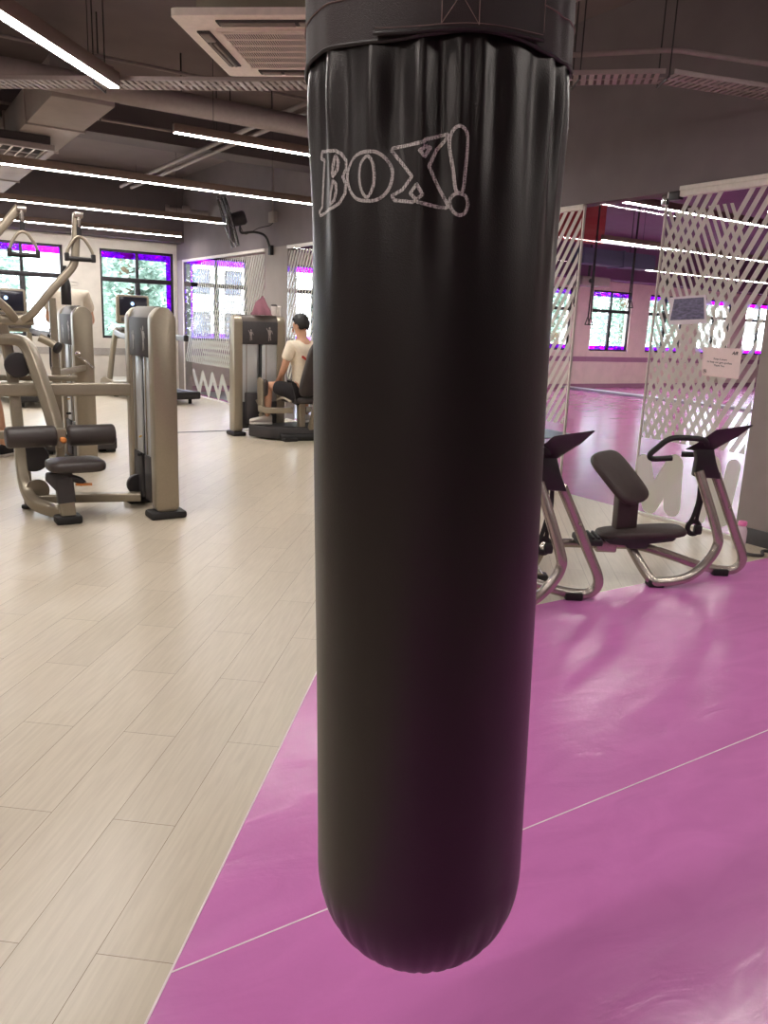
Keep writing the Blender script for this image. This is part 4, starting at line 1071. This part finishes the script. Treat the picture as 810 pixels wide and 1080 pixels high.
o('knee_roller', cyl((.725, 5.60, .555), (1.035, 5.60, .555), .071, 28, .02), 'uphol', None, 'black knee roller')
o('knee_roller', cyl((1.105, 5.60, .553), (1.415, 5.60, .553), .071, 28, .02), 'uphol', None, 'black knee roller')
o('adjust_knob', cyl((1.066, 5.56, .535), (1.066, 5.515, .535), .020, 14, .006), 'orange', None, 'orange knob')
o('main_upright', bar(cat([V((.80, 6.02, 1.30)), V((.845, 6.02, 1.0)), V((.855, 6.0, .75)), V((.862, 5.98, .50)), V((.862, 5.94, .28)), V((.872, 5.86, .14)), V((.915, 5.72, .07)), V((1.04, 5.46, .055))], 5), .07, .085, .014, up=(0, -1, 0)), 'frame')
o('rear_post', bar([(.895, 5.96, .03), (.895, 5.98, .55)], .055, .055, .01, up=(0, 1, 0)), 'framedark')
o('rear_foot', cyl((.895, 5.95, 0), (.895, 5.95, .025), .05, 16, .008), 'black')
o('cross_beam', bar([(.60, 6.0, .83), (1.62, 5.86, .835)], .06, .09, .012), 'frame')
o('upper_rail', bar([(.70, 6.06, .905), (1.28, 6.06, .90)], .04, .04, .01), 'frame')
o('floor_beam', bar([(.92, 5.86, .085), (1.60, 5.66, .085)], .09, .06, .012), 'frame')
for p, r_, th in (((.872, 5.90, 1.0), .085, .03), ((.945, 5.95, .36), .10, .04), ((1.60, 5.74, .16), .075, .04)):
    o('pulley_cover', cyl((p[0], p[1]+th/2, p[2]), (p[0], p[1]-th/2, p[2]), r_, 26, .008), 'plastic', None, 'black pulley cover')
o('cam_plate', cyl((.94, 5.86, .145), (.94, 5.83, .145), .078, 22, .004), 'framedark', None, 'grey cam disc')
o('pivot_beam', bar([(.60, 5.86, 1.29), (.97, 5.78, 1.30)], .07, .07, .02), 'frame')
arm1 = [V((.90, 5.80, 1.295)), V((.955, 5.74, 1.34)), V((1.08, 5.70, 1.50)), V((1.20, 5.70, 1.635)), V((1.228, 5.70, 1.70)), V((1.238, 5.70, 1.80)), V((1.252, 5.70, 1.985))]
arm2 = [V((.86, 5.80, 1.295)), V((.80, 5.74, 1.37)), V((.66, 5.70, 1.50)), V((.62, 5.70, 1.60)), V((.66, 5.70, 1.69)), V((.77, 5.70, 1.82)), V((.905, 5.70, 1.985))]
for A, hx in ((arm1, 1.255), (arm2, .915)):
    o('swing_arm', bar(cat(A, 5), .052, .062, .016, up=(0, 1, 0)), 'frame')
    o('arm_tip', cyl((hx-.028, 5.67, 1.975), (hx+.028, 5.67, 1.975), .020, 12, .004), 'silver')
    o('handle_swivel', cyl((hx, 5.665, 1.97), (hx, 5.665, 1.90), .012, 10, .003), 'silver')
    o('handle_strap', bar([(hx, 5.665, 1.915), (hx, 5.665, 1.835)], .03, .012, .004, up=(0, 1, 0)), 'black')
    h = o('pull_handle', tube(cat([V((hx-.083, 5.665, 1.715)), V((hx-.075, 5.665, 1.755)), V((hx-.04, 5.665, 1.815)), V((hx-.012, 5.665, 1.838)), V((hx+.012, 5.665, 1.838)), V((hx+.04, 5.665, 1.815)), V((hx+.075, 5.665, 1.755)), V((hx+.083, 5.665, 1.715))], 4), .0105, n=10), 'frame')
    o('handle_grip', cyl((hx-.083, 5.665, 1.70), (hx+.083, 5.665, 1.70), .0145, 14, .004), 'black', h, 'black grip')
    for s in (-1, 1): o('grip_cap', B((hx+s*.083-.013, 5.648, 1.684), (hx+s*.083+.013, 5.682, 1.735), .005), 'black', h)

# the machine behind it, its tower seen just left of the nearest tower
t = thing('weight_machine', 'second weight machine whose tower stands behind the pulldown frame', 'exercise machine', (1.3, 7.7, 0), 0, 'weight machines with towers')
o = W_obj(t)
tower(t, T(1.61, 7.60, 0) @ RZ(-PI/2), .5)
o('frame_post', bar([(1.235, 6.55, .93), (1.235, 6.55, 1.46)], .05, .05, .012, up=(0, 1, 0)), 'frame')
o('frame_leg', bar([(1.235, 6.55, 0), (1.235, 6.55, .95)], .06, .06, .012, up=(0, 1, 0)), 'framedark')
o('press_arm', tube([(1.12, 6.5, 1.17), (1.20, 6.48, 1.13), (1.235, 6.46, 1.10)], .030, .05, 12), 'frame')
o('arm_cap', cyl((1.225, 6.46, 1.105), (1.25, 6.44, 1.09), .042, 16, .01), 'black')
o('side_rail', bar([(1.235, 6.55, .90), (1.60, 7.27, .90)], .045, .05, .01), 'frame')
o('adjust_lever', tube([(1.55, 7.24, 1.0), (1.60, 7.20, .96), (1.66, 7.18, .90)], .012, .03, 8), 'silver')
o('lever_ball', lathe([(0, -.026), (.018, -.018), (.026, 0), (.018, .018), (0, .026)], 16, T(1.55, 7.24, 1.02)), 'silver')
o('seat_frame', bar([(.55, 8.0, .30), (1.45, 7.75, .22)], .07, .07, .012), 'frame')
o('seat_leg', bar([(.70, 7.96, .26), (.70, 7.96, 0)], .06, .06, .012, up=(0, 1, 0)), 'frame')
o('seat', pad(T(.62, 8.02, .42) @ RZ(.3), .34, .42, .07, .9), 'uphol')
o('seat_leg', bar([(.62, 8.02, .43), (.62, 8.0, .28)], .07, .07, .012, up=(0, 1, 0)), 'framedark')

# things on and around the towers
t = thing('sports_bottle', 'tall black bottle standing on top of the second weight tower', 'bottle', (1.555, 7.62, 1.425))
obj('bottle_body', lathe([(0, 0), (.040, 0), (.043, .01), (.043, .15), (.038, .19), (.028, .22), (.026, .24)], 20), 'plastic', t)
obj('cap', lathe([(0, .24), (.030, .24), (.032, .25), (.026, .29), (.016, .33), (0, .335)], 18), 'black', t)
obj('carry_loop', sweep(bmesh.new(), [(.05+.06*math.cos(2*PI*k/18), 0, .185+.016*math.sin(2*PI*k/18)) for k in range(18)], circ(.004, 5), closed=True), 'ink', t)

# ------------------------------------------------------------------ treadmills by the windows
def treadmill(x, y0, label, first=None):
    if first is not None: return dup(first, (x, y0, 0), R(9), label)
    t = thing('treadmill', label, 'treadmill', (x, y0, 0), R(9), 'treadmills facing the back windows')
    obj('deck', B((-.40, 0, .10), (.40, 1.75, .20), .03), 'deck', t)
    obj('running_belt', B((-.27, -.012, .13), (.27, 1.55, .207), .03), 'belt', t, 'dark running belt')
    obj('rear_cover', B((-.41, -.05, .085), (.41, .10, .205), .025), 'black', t)
    for s in (-.3, .3):
        obj('rubber_foot', cyl((s, .12, 0), (s, .12, .10), .03, 12, .005), 'black', t)
        obj('front_foot', cyl((s, 1.6, 0), (s, 1.6, .12), .04, 12, .005), 'black', t)
    obj('motor_hood', prism(roundpoly([(1.42, .10), (2.02, .10), (2.02, .26), (1.85, .33), (1.50, .26)], .05), -.41, .41, YZ, .02), 'frame', t)
    for s in (-1, 1):
        obj('upright', bar([(s*.36, 1.72, .25), (s*.34, 1.60, .75), (s*.31, 1.50, 1.12)], .07, .10, .02, .2, up=(0, 1, 0)), 'frame', t)
        hr = obj('handrail', bar(cat([V((s*.32, 1.50, 1.08)), V((s*.37, 1.20, 1.04)), V((s*.42, .85, 1.03)), V((s*.44, .50, 1.03))], 4), .055, .09, .022), 'deck', t)
        obj('rail_cap', B((s*.44-.032, .45, .98), (s*.44+.032, .52, 1.08), .015), 'black', hr)
    obj('crossbar', bar([(-.32, 1.50, 1.10), (.32, 1.50, 1.10)], .09, .12, .03), 'frame', t)
    obj('console_tray', B((-.30, 1.30, 1.10), (.30, 1.50, 1.17), .03), 'capgrey', t)
    cf_ = obj('screen_frame', prism(roundpoly([(-.30, 1.22), (.30, 1.22), (.29, 1.70), (-.29, 1.70)], .06), -1.53, -1.48, XZ, .012), 'frame', t)
    obj('screen', B((-.245, 1.466, 1.36), (.245, 1.485, 1.665), .008), 'screen', cf_, 'dark touchscreen')
    obj('control_panel', B((-.22, 1.462, 1.255), (.22, 1.485, 1.335), .008), 'capgrey', cf_)
    ib = bmesh.new()
    lathe([(0, 0), (.030, 0), (.030, .002), (0, .002)], 20, T(-.02, 1.466, 1.555) @ RX(PI/2), bm=ib); box(ib, (-.045, 1.463, 1.45), (.005, 1.466, 1.458))
    obj('screen_glint', ib, 'blueglow', cf_, 'blue glint on the touchscreen')  # blue glint on the screen, drawn as a glowing disc and dash
    return t
t1 = treadmill(4.15, 12.5, 'treadmill facing the window directly behind the nearest weight tower')
treadmill(2.20, 12.5, 'treadmill facing the window behind the left triangular handle', t1)
tw = bmesh.new()
G = [[None]*9 for _ in range(9)]
for i in range(9):
    for j in range(9):
        a = (i-4)/4; s = .09*a
        z = .062-abs(j-4)/4*.20 if abs(j-4) > 1 else .056
        yv = 13.55+(j-4)*.0 
        xo = (-.045 if j < 4 else .045)*(1 if abs(j-4) > 1 else abs(j-4)*.6)*1.25
        G[i][j] = tw.verts.new((3.615+xo+.006*math.sin(3*a+j), 13.09+s*1.1, 1.035+z+.008*math.sin(5*a+j)))
for i in range(8):
    for j in range(8): tw.faces.new((G[i][j], G[i+1][j], G[i+1][j+1], G[i][j+1]))
bmesh.ops.solidify(tw, geom=tw.faces[:], thickness=.012)
solo('towel', tw, 'towelblue', 'blue grey towel hung over the treadmill handrail beside the nearest tower', 'towel')

# ------------------------------------------------------------------ people
def skin_body(name, verts, edges, mat, parent, sub=2, label=None):
    me = bpy.data.meshes.new(name); me.from_pydata([tuple(v[0]) for v in verts], edges, []); me.update()
    o = bpy.data.objects.new(name, me); link(o, parent); WM[o.name] = WM[parent.name]
    me.transform(WM[parent.name].inverted())
    o.modifiers.new('skin', 'SKIN').use_smooth_shade = True
    for d, v in zip(me.skin_vertices[0].data, verts):
        r = v[1]; d.radius = r if isinstance(r, tuple) else (r, r)
    me.skin_vertices[0].data[0].use_root = True
    s = o.modifiers.new('sub', 'SUBSURF'); s.levels = sub; s.render_levels = sub
    me.materials.append(M[mat])
    bpy.context.view_layer.update()
    dg = bpy.context.evaluated_depsgraph_get()
    m2 = bpy.data.meshes.new_from_object(o.evaluated_get(dg)); m2.name = name
    o.modifiers.clear(); o.data = m2; bpy.data.meshes.remove(me)
    for p in m2.polygons: p.use_smooth = True
    if label: o['label'] = label
    return o


def person(root, pos, face, hair_r=.098, shirt='shirt', seated=True):
    """pos: dict joint -> world Vector.  Body is one continuous skin; clothes and hair are children."""
    P = pos
    v, e = [], []
    idx = {}
    def add(n, p, r, par=None):
        idx[n] = len(v); v.append((V(p), r))
        if par is not None: e.append((idx[par], idx[n]))
    add('pelvis', P['pelvis'], .125)
    add('waist', P['pelvis'].lerp(P['chest'], .42), .115, 'pelvis')
    add('chest', P['chest'], .135, 'waist')
    add('upper', P['chest'].lerp(P['neck'], .62), .115, 'chest')
    add('neck', P['neck'], .062, 'upper')
    hd = (P['head']-P['neck'])
    add('jaw', P['neck'].lerp(P['head'], .55), .062, 'neck')
    add('head', P['head'], .092, 'jaw'); add('crown', P['head']+hd.normalized()*.07, .078, 'head')
    add('face', P['head']+face*.035-hd.normalized()*.035, .070, 'head')
    for s in ('l', 'r'):
        add('sh'+s, P['sh'+s], .062, 'upper'); add('ua'+s, P['sh'+s].lerp(P['el'+s], .5), .050, 'sh'+s); add('el'+s, P['el'+s], .041, 'ua'+s)
        add('fa'+s, P['el'+s].lerp(P['wr'+s], .35), .041, 'el'+s); add('wr'+s, P['wr'+s], .027, 'fa'+s)
        hd_ = (P['wr'+s]-P['el'+s]).normalized(); palm = P['wr'+s]+hd_*.055
        side = hd_.cross(V((0, 0, 1))); side = side.normalized() if side.length > .01 else V((1, 0, 0))
        add('pm'+s, palm, .030, 'wr'+s)
        for k in range(4):
            q = palm+side*(.011*(k-1.5)*2)+hd_*.035; add('k%d%s' % (k, s), q, .0105, 'pm'+s)
            add('f%d%s' % (k, s), q+(hd_*.6-V((0, 0, .8))).normalized()*(.034-.004*abs(k-1.4)), .009, 'k%d%s' % (k, s))
        q = P['wr'+s]+hd_*.03+side*.035; add('t0'+s, q, .012, 'pm'+s); add('t1'+s, q+hd_*.03-V((0, 0, .015)), .010, 't0'+s)
        add('hp'+s, P['hp'+s], .095, 'pelvis'); add('th'+s, P['hp'+s].lerp(P['kn'+s], .5), .080, 'hp'+s); add('kn'+s, P['kn'+s], .056, 'th'+s)
        add('cf'+s, P['kn'+s].lerp(P['an'+s], .32), .056, 'kn'+s); add('an'+s, P['an'+s], .036, 'cf'+s)
        ft = P['toe'+s]; add('bl'+s, P['an'+s].lerp(ft, .55)-V((0, 0, .012)), .036, 'an'+s); add('to'+s, ft, .028, 'bl'+s)
    body = skin_body('body', v, e, 'skin', root)
    # shirt with short sleeves
    v, e, idx = [], [], {}
    add('pelvis', P['pelvis']-(P['chest']-P['pelvis'])*.10, .158); add('waist', P['pelvis'].lerp(P['chest'], .42), .148, 'pelvis'); add('chest', P['chest'], .162, 'waist')
    add('upper', P['chest'].lerp(P['neck'], .60), .130, 'chest'); add('collar', P['chest'].lerp(P['neck'], .86), .072, 'upper')
    for s in ('l', 'r'):
        add('sh'+s, P['sh'+s], .080, 'upper'); add('ua'+s, P['sh'+s].lerp(P['el'+s], .38), .075, 'sh'+s); add('sl'+s, P['sh'+s].lerp(P['el'+s], .66), .072, 'ua'+s)
    sh = skin_body('shirt', v, e, shirt, root, label='loose short sleeved t-shirt')
    v, e, idx = [], [], {}
    add('pelvis', P['pelvis'], .142)
    for s in ('l', 'r'):
        add('hp'+s, P['hp'+s], .108, 'pelvis'); add('th'+s, P['hp'+s].lerp(P['kn'+s], .45), .098, 'hp'+s); add('hm'+s, P['hp'+s].lerp(P['kn'+s], .82), .086, 'th'+s)
    skin_body('shorts', v, e, 'shorts', root, label='black shorts')
    # hair: a cap over the crown and back of the head
    hb = bmesh.new(); t_ = bmesh.new(); bmesh.ops.create_icosphere(t_, subdivisions=4, radius=1)
    upv = hd.normalized(); fv = (face-upv*face.dot(upv)).normalized(); sv = upv.cross(fv)
    hm = Matrix(((sv.x, fv.x, upv.x, 0), (sv.y, fv.y, upv.y, 0), (sv.z, fv.z, upv.z, 0), (0, 0, 0, 1)))
    kill = [q for q in t_.verts if (q.co.y > .30 and q.co.z < .42) or q.co.z < -.72 or (q.co.y > -.12 and q.co.z < -.25)]
    bmesh.ops.delete(t_, geom=kill, context='VERTS')
    rnd = random.Random(3)
    for q in t_.verts: q.co = V((q.co.x*.094, q.co.y*.112-.006, q.co.z*.118+.030))*(1+rnd.uniform(-.03, .03))
    bmesh.ops.solidify(t_, geom=t_.faces[:], thickness=.012)
    merge(hb, t_, T(*P['head']) @ hm); obj('hair', hb, 'hair', root, 'short black hair', world=True, smooth=80)
    for s in (-1, 1):
        eb = lathe([(0, -.004), (.016, -.006), (.020, .0), (.014, .006), (0, .003)], 14, T(*(P['head']+sv*s*.086-upv*.015-fv*.008)) @ hm @ RY(s*PI/2) @ Matrix.Diagonal((1.5, .9, 1, 1)))
        obj('ear', eb, 'skin', root, world=True)
        ey_ = lathe([(0, -.009), (.009, -.004), (.012, 0), (.009, .004), (0, .009)], 12, T(*(P['head']+sv*s*.032+fv*.094-upv*.004)))
        obj('eye', ey_, 'inkdark', root, world=True)
    nb = tube([P['head']+fv*.098-upv*.008, P['head']+fv*.118-upv*.040, P['head']+fv*.100-upv*.048], .012, n=8); obj('nose', nb, 'skin', root, world=True)
    obj('mouth', tube([P['head']+fv*.092-upv*.072-sv*.022, P['head']+fv*.099-upv*.073, P['head']+fv*.092-upv*.072+sv*.022], .005, n=6), 'redprint', root, world=True)
    for s in ('l', 'r'):
        d = (P['toe'+s]-P['an'+s]); d.z = 0; d.normalize(); n_ = V((-d.y, d.x, 0)); b0 = V((P['an'+s].x, P['an'+s].y, P['toe'+s].z))-d*.055
        sm = Matrix(((d.x, n_.x, 0, b0.x), (d.y, n_.y, 0, b0.y), (0, 0, 1, b0.z-.04), (0, 0, 0, 1)))
        sb = bmesh.new(); tt = bmesh.new(); rings = []
        for x, w_, h_ in ((0, .030, .085), (.02, .038, .10), (.08, .040, .098), (.14, .043, .072), (.21, .046, .058), (.25, .038, .048), (.268, .016, .034)):
            rings.append([tt.verts.new((x, w_*math.cos(a), .018+max(0, h_*(.5+.5*math.sin(a))-.0))) for a in [2*PI*k/12 for k in range(12)]])
        for a, b in zip(rings, rings[1:]):
            for k in range(12): tt.faces.new((a[k], a[(k+1) % 12], b[(k+1) % 12], b[k]))
        tt.faces.new(rings[0]); tt.faces.new(rings[-1][::-1]); merge(sb, tt, sm)
        so_ = obj('shoe', sb, 'shoe' if seated else 'shorts', root, world=True)
        obj('shoe_sole', prism(roundpoly([(-.004, -.034), (.10, -.038), (.22, -.046), (.268, -.02), (.268, .02), (.22, .046), (.10, .038), (-.004, .034)], .02), 0, .022, sm, .004), 'sole', so_, world=True)
    return sh

# abductor machine and the man training on it
t = thing('abductor_machine', 'seated leg machine with the man in the cream shirt on it', 'exercise machine', (4.1, 8.7, 0), 0, 'weight machines with towers')
o = W_obj(t)
tower(t, T(4.00, 9.02, 0), .55)
pb = bmesh.new()
prism(roundpoly([(3.78, 8.80), (4.40, 8.93), (4.98, 8.90), (4.98, 8.35), (4.45, 8.28), (3.93, 8.48)], .03), .02, .15, None, .012, bm=pb)
o('platform', pb, 'graph', None, 'black step platform')
o('platform_tread', prism(roundpoly([(3.84, 8.78), (4.40, 8.88), (4.90, 8.85), (4.90, 8.40), (4.45, 8.34), (3.97, 8.52)], .03), .15, .156), 'black')
o('base_skid', cyl((4.02, 8.42, .045), (4.95, 8.18, .045), .045, 16, .02), 'black')
o('base_foot', B((4.03, 8.30, 0), (4.20, 8.46, .04), .012), 'black'); o('base_foot', B((4.80, 8.12, 0), (4.97, 8.28, .04), .012), 'black')
o('stack_guard', B((3.80, 8.86, .15), (4.05, 8.95, .52), .012), 'graph')
fv = V((-.12, .99, 0)).normalized(); sv = V((-fv.y, fv.x, 0))    # the sitter faces fv; sv is his left
hipc = V((4.31, 8.40, .565))
o('seat_post', bar([hipc+V((0, 0, -.14))+fv*.05, V((4.31, 8.45, .15))], .08, .08, .012, up=(0, 1, 0)), 'frame')
sm = T(*(hipc+fv*.07-V((0, 0, .125)))) @ RZ(math.atan2(fv.y, fv.x))
o('seat', pad(sm, .36, .46, .07, .85), 'uphol', None, 'black seat cushion')
bc = hipc-fv*.27+sv*.02+V((0, 0, .27))
bx_ = (V((0, 0, 1))-fv*.26-sv*.16).normalized(); by_ = sv; bz_ = bx_.cross(by_)
if bz_.dot(fv) < 0: bz_ = -bz_; by_ = -by_
o('backrest', pad(Matrix(((bx_.x, by_.x, bz_.x, bc.x), (bx_.y, by_.y, bz_.y, bc.y), (bx_.z, by_.z, bz_.z, bc.z), (0, 0, 0, 1))), .29, .66, .07, .85), 'uphol', None, 'black backrest')
o('backrest_post', bar([bc-fv*.05+V((0, 0, .2)), bc-fv*.03-V((0, 0, .35)), V((4.36, 8.30, .15))], .06, .06, .012, .1, up=(0, 1, 0)), 'frame')
for s, lab in ((1, 'l'), (-1, 'r')):
    kc = hipc+fv*.36+sv*s*.34+V((0, 0, .06))
    pp = T(*(kc+sv*s*.02-V((0, 0, .03)))) @ RZ(math.atan2(fv.y, fv.x)) @ RX(s*PI/2)
    o('knee_pad', pad(pp, .20, .17, .055, 1), 'uphol')
    o('pad_plate', prism(roundpoly([(-.07, -.28), (.05, -.28), (.075, .10), (.03, .135), (-.06, .10)], .03), 0, .018, T(*(kc+sv*s*.035-V((0, 0, .04)))) @ RZ(math.atan2(fv.y, fv.x)) @ RX(PI/2), .004), 'frame')
    o('swing_lever', bar([kc+sv*s*.03-V((0, 0, .27)), kc+sv*s*.02-V((0, 0, .29))-fv*.10, hipc+fv*.1+sv*s*.08-V((0, 0, .22))], .05, .07, .012, .04), 'frame')
    o('foot_rest', bar([kc-V((0, 0, .28)), kc+fv*.06-V((0, 0, .37)), kc+fv*.10-sv*s*.12-V((0, 0, .37))], .03, .03, .008, .02), 'frame')
o('release_lever', tube([hipc+fv*.50+sv*.34-V((0, 0, .13)), hipc+fv*.44+sv*.33-V((0, 0, .20)), hipc+fv*.42+sv*.30-V((0, 0, .33))], .012, .05, 8), 'frame')
o('grab_handle', tube([hipc+sv*.24-V((0, 0, .10))-fv*.1, hipc+sv*.25-V((0, 0, .06))+fv*.05, hipc+sv*.25-V((0, 0, .10))+fv*.18], .014, .04, 8), 'frame')
o('water_hose', tube(cat([V((4.60, 8.36, .40)), V((4.66, 8.30, .25)), V((4.56, 8.28, .17)), V((4.42, 8.34, .19))], 5), .03, n=10), 'black')
man = thing('person', 'person in a cream t-shirt and black shorts seated on the leg machine', 'person', (4.31, 8.40, .15))
hp = hipc
J = dict(pelvis=hp+V((0, 0, .03)), chest=hp+V((0, 0, .36))-fv*.01, neck=hp+V((0, 0, .595))+fv*.055, head=hp+V((0, 0, .75))+fv*.09)
fh = (fv+sv*.42-V((0, 0, .22))).normalized()
for s, n_ in ((1, 'l'), (-1, 'r')):
    J['sh'+n_] = hp+V((0, 0, .53))+sv*s*.175+fv*.01; J['el'+n_] = hp+V((0, 0, .26))+sv*s*.235+fv*.07; J['wr'+n_] = hp+V((0, 0, .14))+sv*s*.17+fv*.26
    J['hp'+n_] = hp+sv*s*.10+fv*.04; J['kn'+n_] = hp+fv*.35+sv*s*.27+V((0, 0, .06)); J['an'+n_] = hp+fv*.36+sv*s*.27-V((0, 0, .325)); J['toe'+n_] = J['an'+n_]+fv*.07+sv*s*.15-V((0, 0, .04))
shp = person(man, J, fh)
pr = bmesh.new()
for k in range(3): box(pr, hp-fv*.158+sv*(.125-.02*k)+V((-.010, -.010, .40-.012*k)), hp-fv*.158+sv*(.125-.02*k)+V((.010, .010, .425-.012*k)), .002)
obj('shirt_print', pr, 'redprint', shp, 'small red print', world=True)

# towel and cups on top of that tower
tb = bmesh.new()
G = []
for i in range(13):
    row = []
    for j in range(13):
        a, b = (i-6)/6, (j-6)/6
        h = .215*max(0, 1-abs(a)**1.6*.8)*max(0, 1-abs(b)**1.8*.95)
        row.append(tb.verts.new((4.05+a*.105+.012*math.sin(4*b+a), 9.02+b*.075+.01*math.sin(5*a), 1.43+h+.014*math.sin(7*a+3*b))))
    G.append(row)
for i in range(12):
    for j in range(12): tb.faces.new((G[i][j], G[i+1][j], G[i+1][j+1], G[i][j+1]))
rim = [e for e in tb.edges if e.is_boundary]
r_ = bmesh.ops.extrude_edge_only(tb, edges=rim)
for q in [g for g in r_['geom'] if isinstance(g, bmesh.types.BMVert)]: q.co.z = 1.426
bmesh.ops.contextual_create(tb, geom=[e for e in tb.edges if e.is_boundary])
solo('towel', tb, 'towel', 'mauve towel heaped on top of the tower beside the seated man', 'towel', smooth=80)
for x, y, h, r_, l_ in ((4.20, 9.0, .115, .036, 'white lidded cup next to the mauve towel'), (4.275, 9.03, .10, .032, 'smaller white cup furthest right on the tower top')):
    c = thing('cup', l_, 'cup', (x, y, 1.424), 0, 'white cups on the tower')
    obj('cup_body', lathe([(0, 0), (r_*.82, 0), (r_*.86, .004), (r_, h), (r_*.95, h), (0, h-.006)], 20), 'sole', c)
    obj('lid', lathe([(0, h-.004), (r_*1.05, h-.004), (r_*1.05, h+.008), (r_*.8, h+.016), (0, h+.016)], 20), 'graph' if r_ > .034 else 'sole', c)

# person leaning forward behind the second tower
fv2 = V((.25, .97, 0)).normalized(); sv2 = V((-fv2.y, fv2.x, 0)); b = V((1.735, 8.46, .16))
pt = thing('person', 'person in a beige t-shirt bending forward behind the second weight tower', 'person', b)
J = dict(pelvis=b+V((0, 0, .95)), chest=b+V((0, 0, 1.27))+fv2*.16, neck=b+V((0, 0, 1.39))+fv2*.37, head=b+V((0, 0, 1.33))+fv2*.53)
for s, n_ in ((1, 'l'), (-1, 'r')):
    J['sh'+n_] = b+V((0, 0, 1.365))+fv2*.25+sv2*s*.15; J['el'+n_] = b+V((0, 0, 1.13))+fv2*.38+sv2*s*.20; J['wr'+n_] = b+V((0, 0, 1.10))+fv2*.62+sv2*s*.17
    J['hp'+n_] = b+V((0, 0, .92))+sv2*s*.10; J['kn'+n_] = b+V((0, 0, .50))+sv2*s*.12+fv2*.06; J['an'+n_] = b+V((0, 0, .08))+sv2*s*.13; J['toe'+n_] = J['an'+n_]+fv2*.16-V((0, 0, .04))
person(pt, J, (fv2-V((0, 0, .6))).normalized(), shirt='shirt2', seated=False)
t = thing('step_platform', 'low grey step the bending person stands on behind the second tower', 'step', (b.x, b.y, 0))
obj('step_top', B((-.36, -.28, .03), (.36, .42, .155), .02), 'graph', t)
for x in (-.3, .3): obj('step_foot', B((x-.05, -.25, 0), (x+.05, .38, .035), .008), 'black', t)

# person at the left edge, sitting on the second machine
fv3 = V((.72, .69, 0)).normalized(); sv3 = V((-fv3.y, fv3.x, 0)); hp = V((.60, 8.02, .60))
pt = thing('person', 'person seated at the left edge with only black shorts and one bare leg showing', 'person', (.6, 8.02, 0))
J = dict(pelvis=hp+V((0, 0, .03)), chest=hp+V((0, 0, .36))-fv3*.05, neck=hp+V((0, 0, .60))-fv3*.02, head=hp+V((0, 0, .765)))
for s, n_ in ((1, 'l'), (-1, 'r')):
    J['sh'+n_] = hp+V((0, 0, .53))+sv3*s*.175-fv3*.04; J['el'+n_] = hp+V((0, 0, .26))+sv3*s*.23; J['wr'+n_] = hp+V((0, 0, .12))+sv3*s*.14+fv3*.22
    J['hp'+n_] = hp+sv3*s*.10+fv3*.04; J['kn'+n_] = hp+fv3*.42+sv3*s*.14-V((0, 0, .05)); J['an'+n_] = V((hp.x, hp.y, .10))+fv3*.50+sv3*s*.14; J['toe'+n_] = J['an'+n_]+fv3*.16-V((0, 0, .06))
person(pt, J, fv3, shirt='shirt2', seated=False)

# ------------------------------------------------------------------ daylight, camera, colour
w = bpy.data.worlds.new('sky'); sc.world = w; w.use_nodes = True
bg = w.node_tree.nodes['Background']; bg.inputs[0].default_value = (.92, .96, 1.0, 1); bg.inputs[1].default_value = 5.5
cam = bpy.data.cameras.new('camera'); co = bpy.data.objects.new('camera', cam); COL.objects.link(co)
cam.sensor_fit = 'VERTICAL'; cam.sensor_height = 36; cam.lens = 838.343/1080*36; cam.clip_start = .05; cam.clip_end = 300
fw = V((.53373, .81457, -.22695)); rt = V((.84080, -.53987, .03981))
fw.normalize(); rt = (rt-fw*rt.dot(fw)).normalized(); up = rt.cross(fw)
co.matrix_world = Matrix(((rt.x, up.x, -fw.x, 0), (rt.y, up.y, -fw.y, 0), (rt.z, up.z, -fw.z, 1.35), (0, 0, 0, 1)))
sc.camera = co
sc.view_settings.view_transform = 'Standard'; sc.view_settings.look = 'None'; sc.view_settings.gamma = 1; sc.view_settings.use_curve_mapping = False
sc.view_settings.exposure = 1.0
sc.cycles.max_bounces = 8; sc.cycles.transparent_max_bounces = 16; sc.cycles.diffuse_bounces = 4; sc.cycles.glossy_bounces = 4
sc.cycles.caustics_reflective = False; sc.cycles.caustics_refractive = False
sc.cycles.use_denoising = True; sc.cycles.sample_clamp_indirect = 6
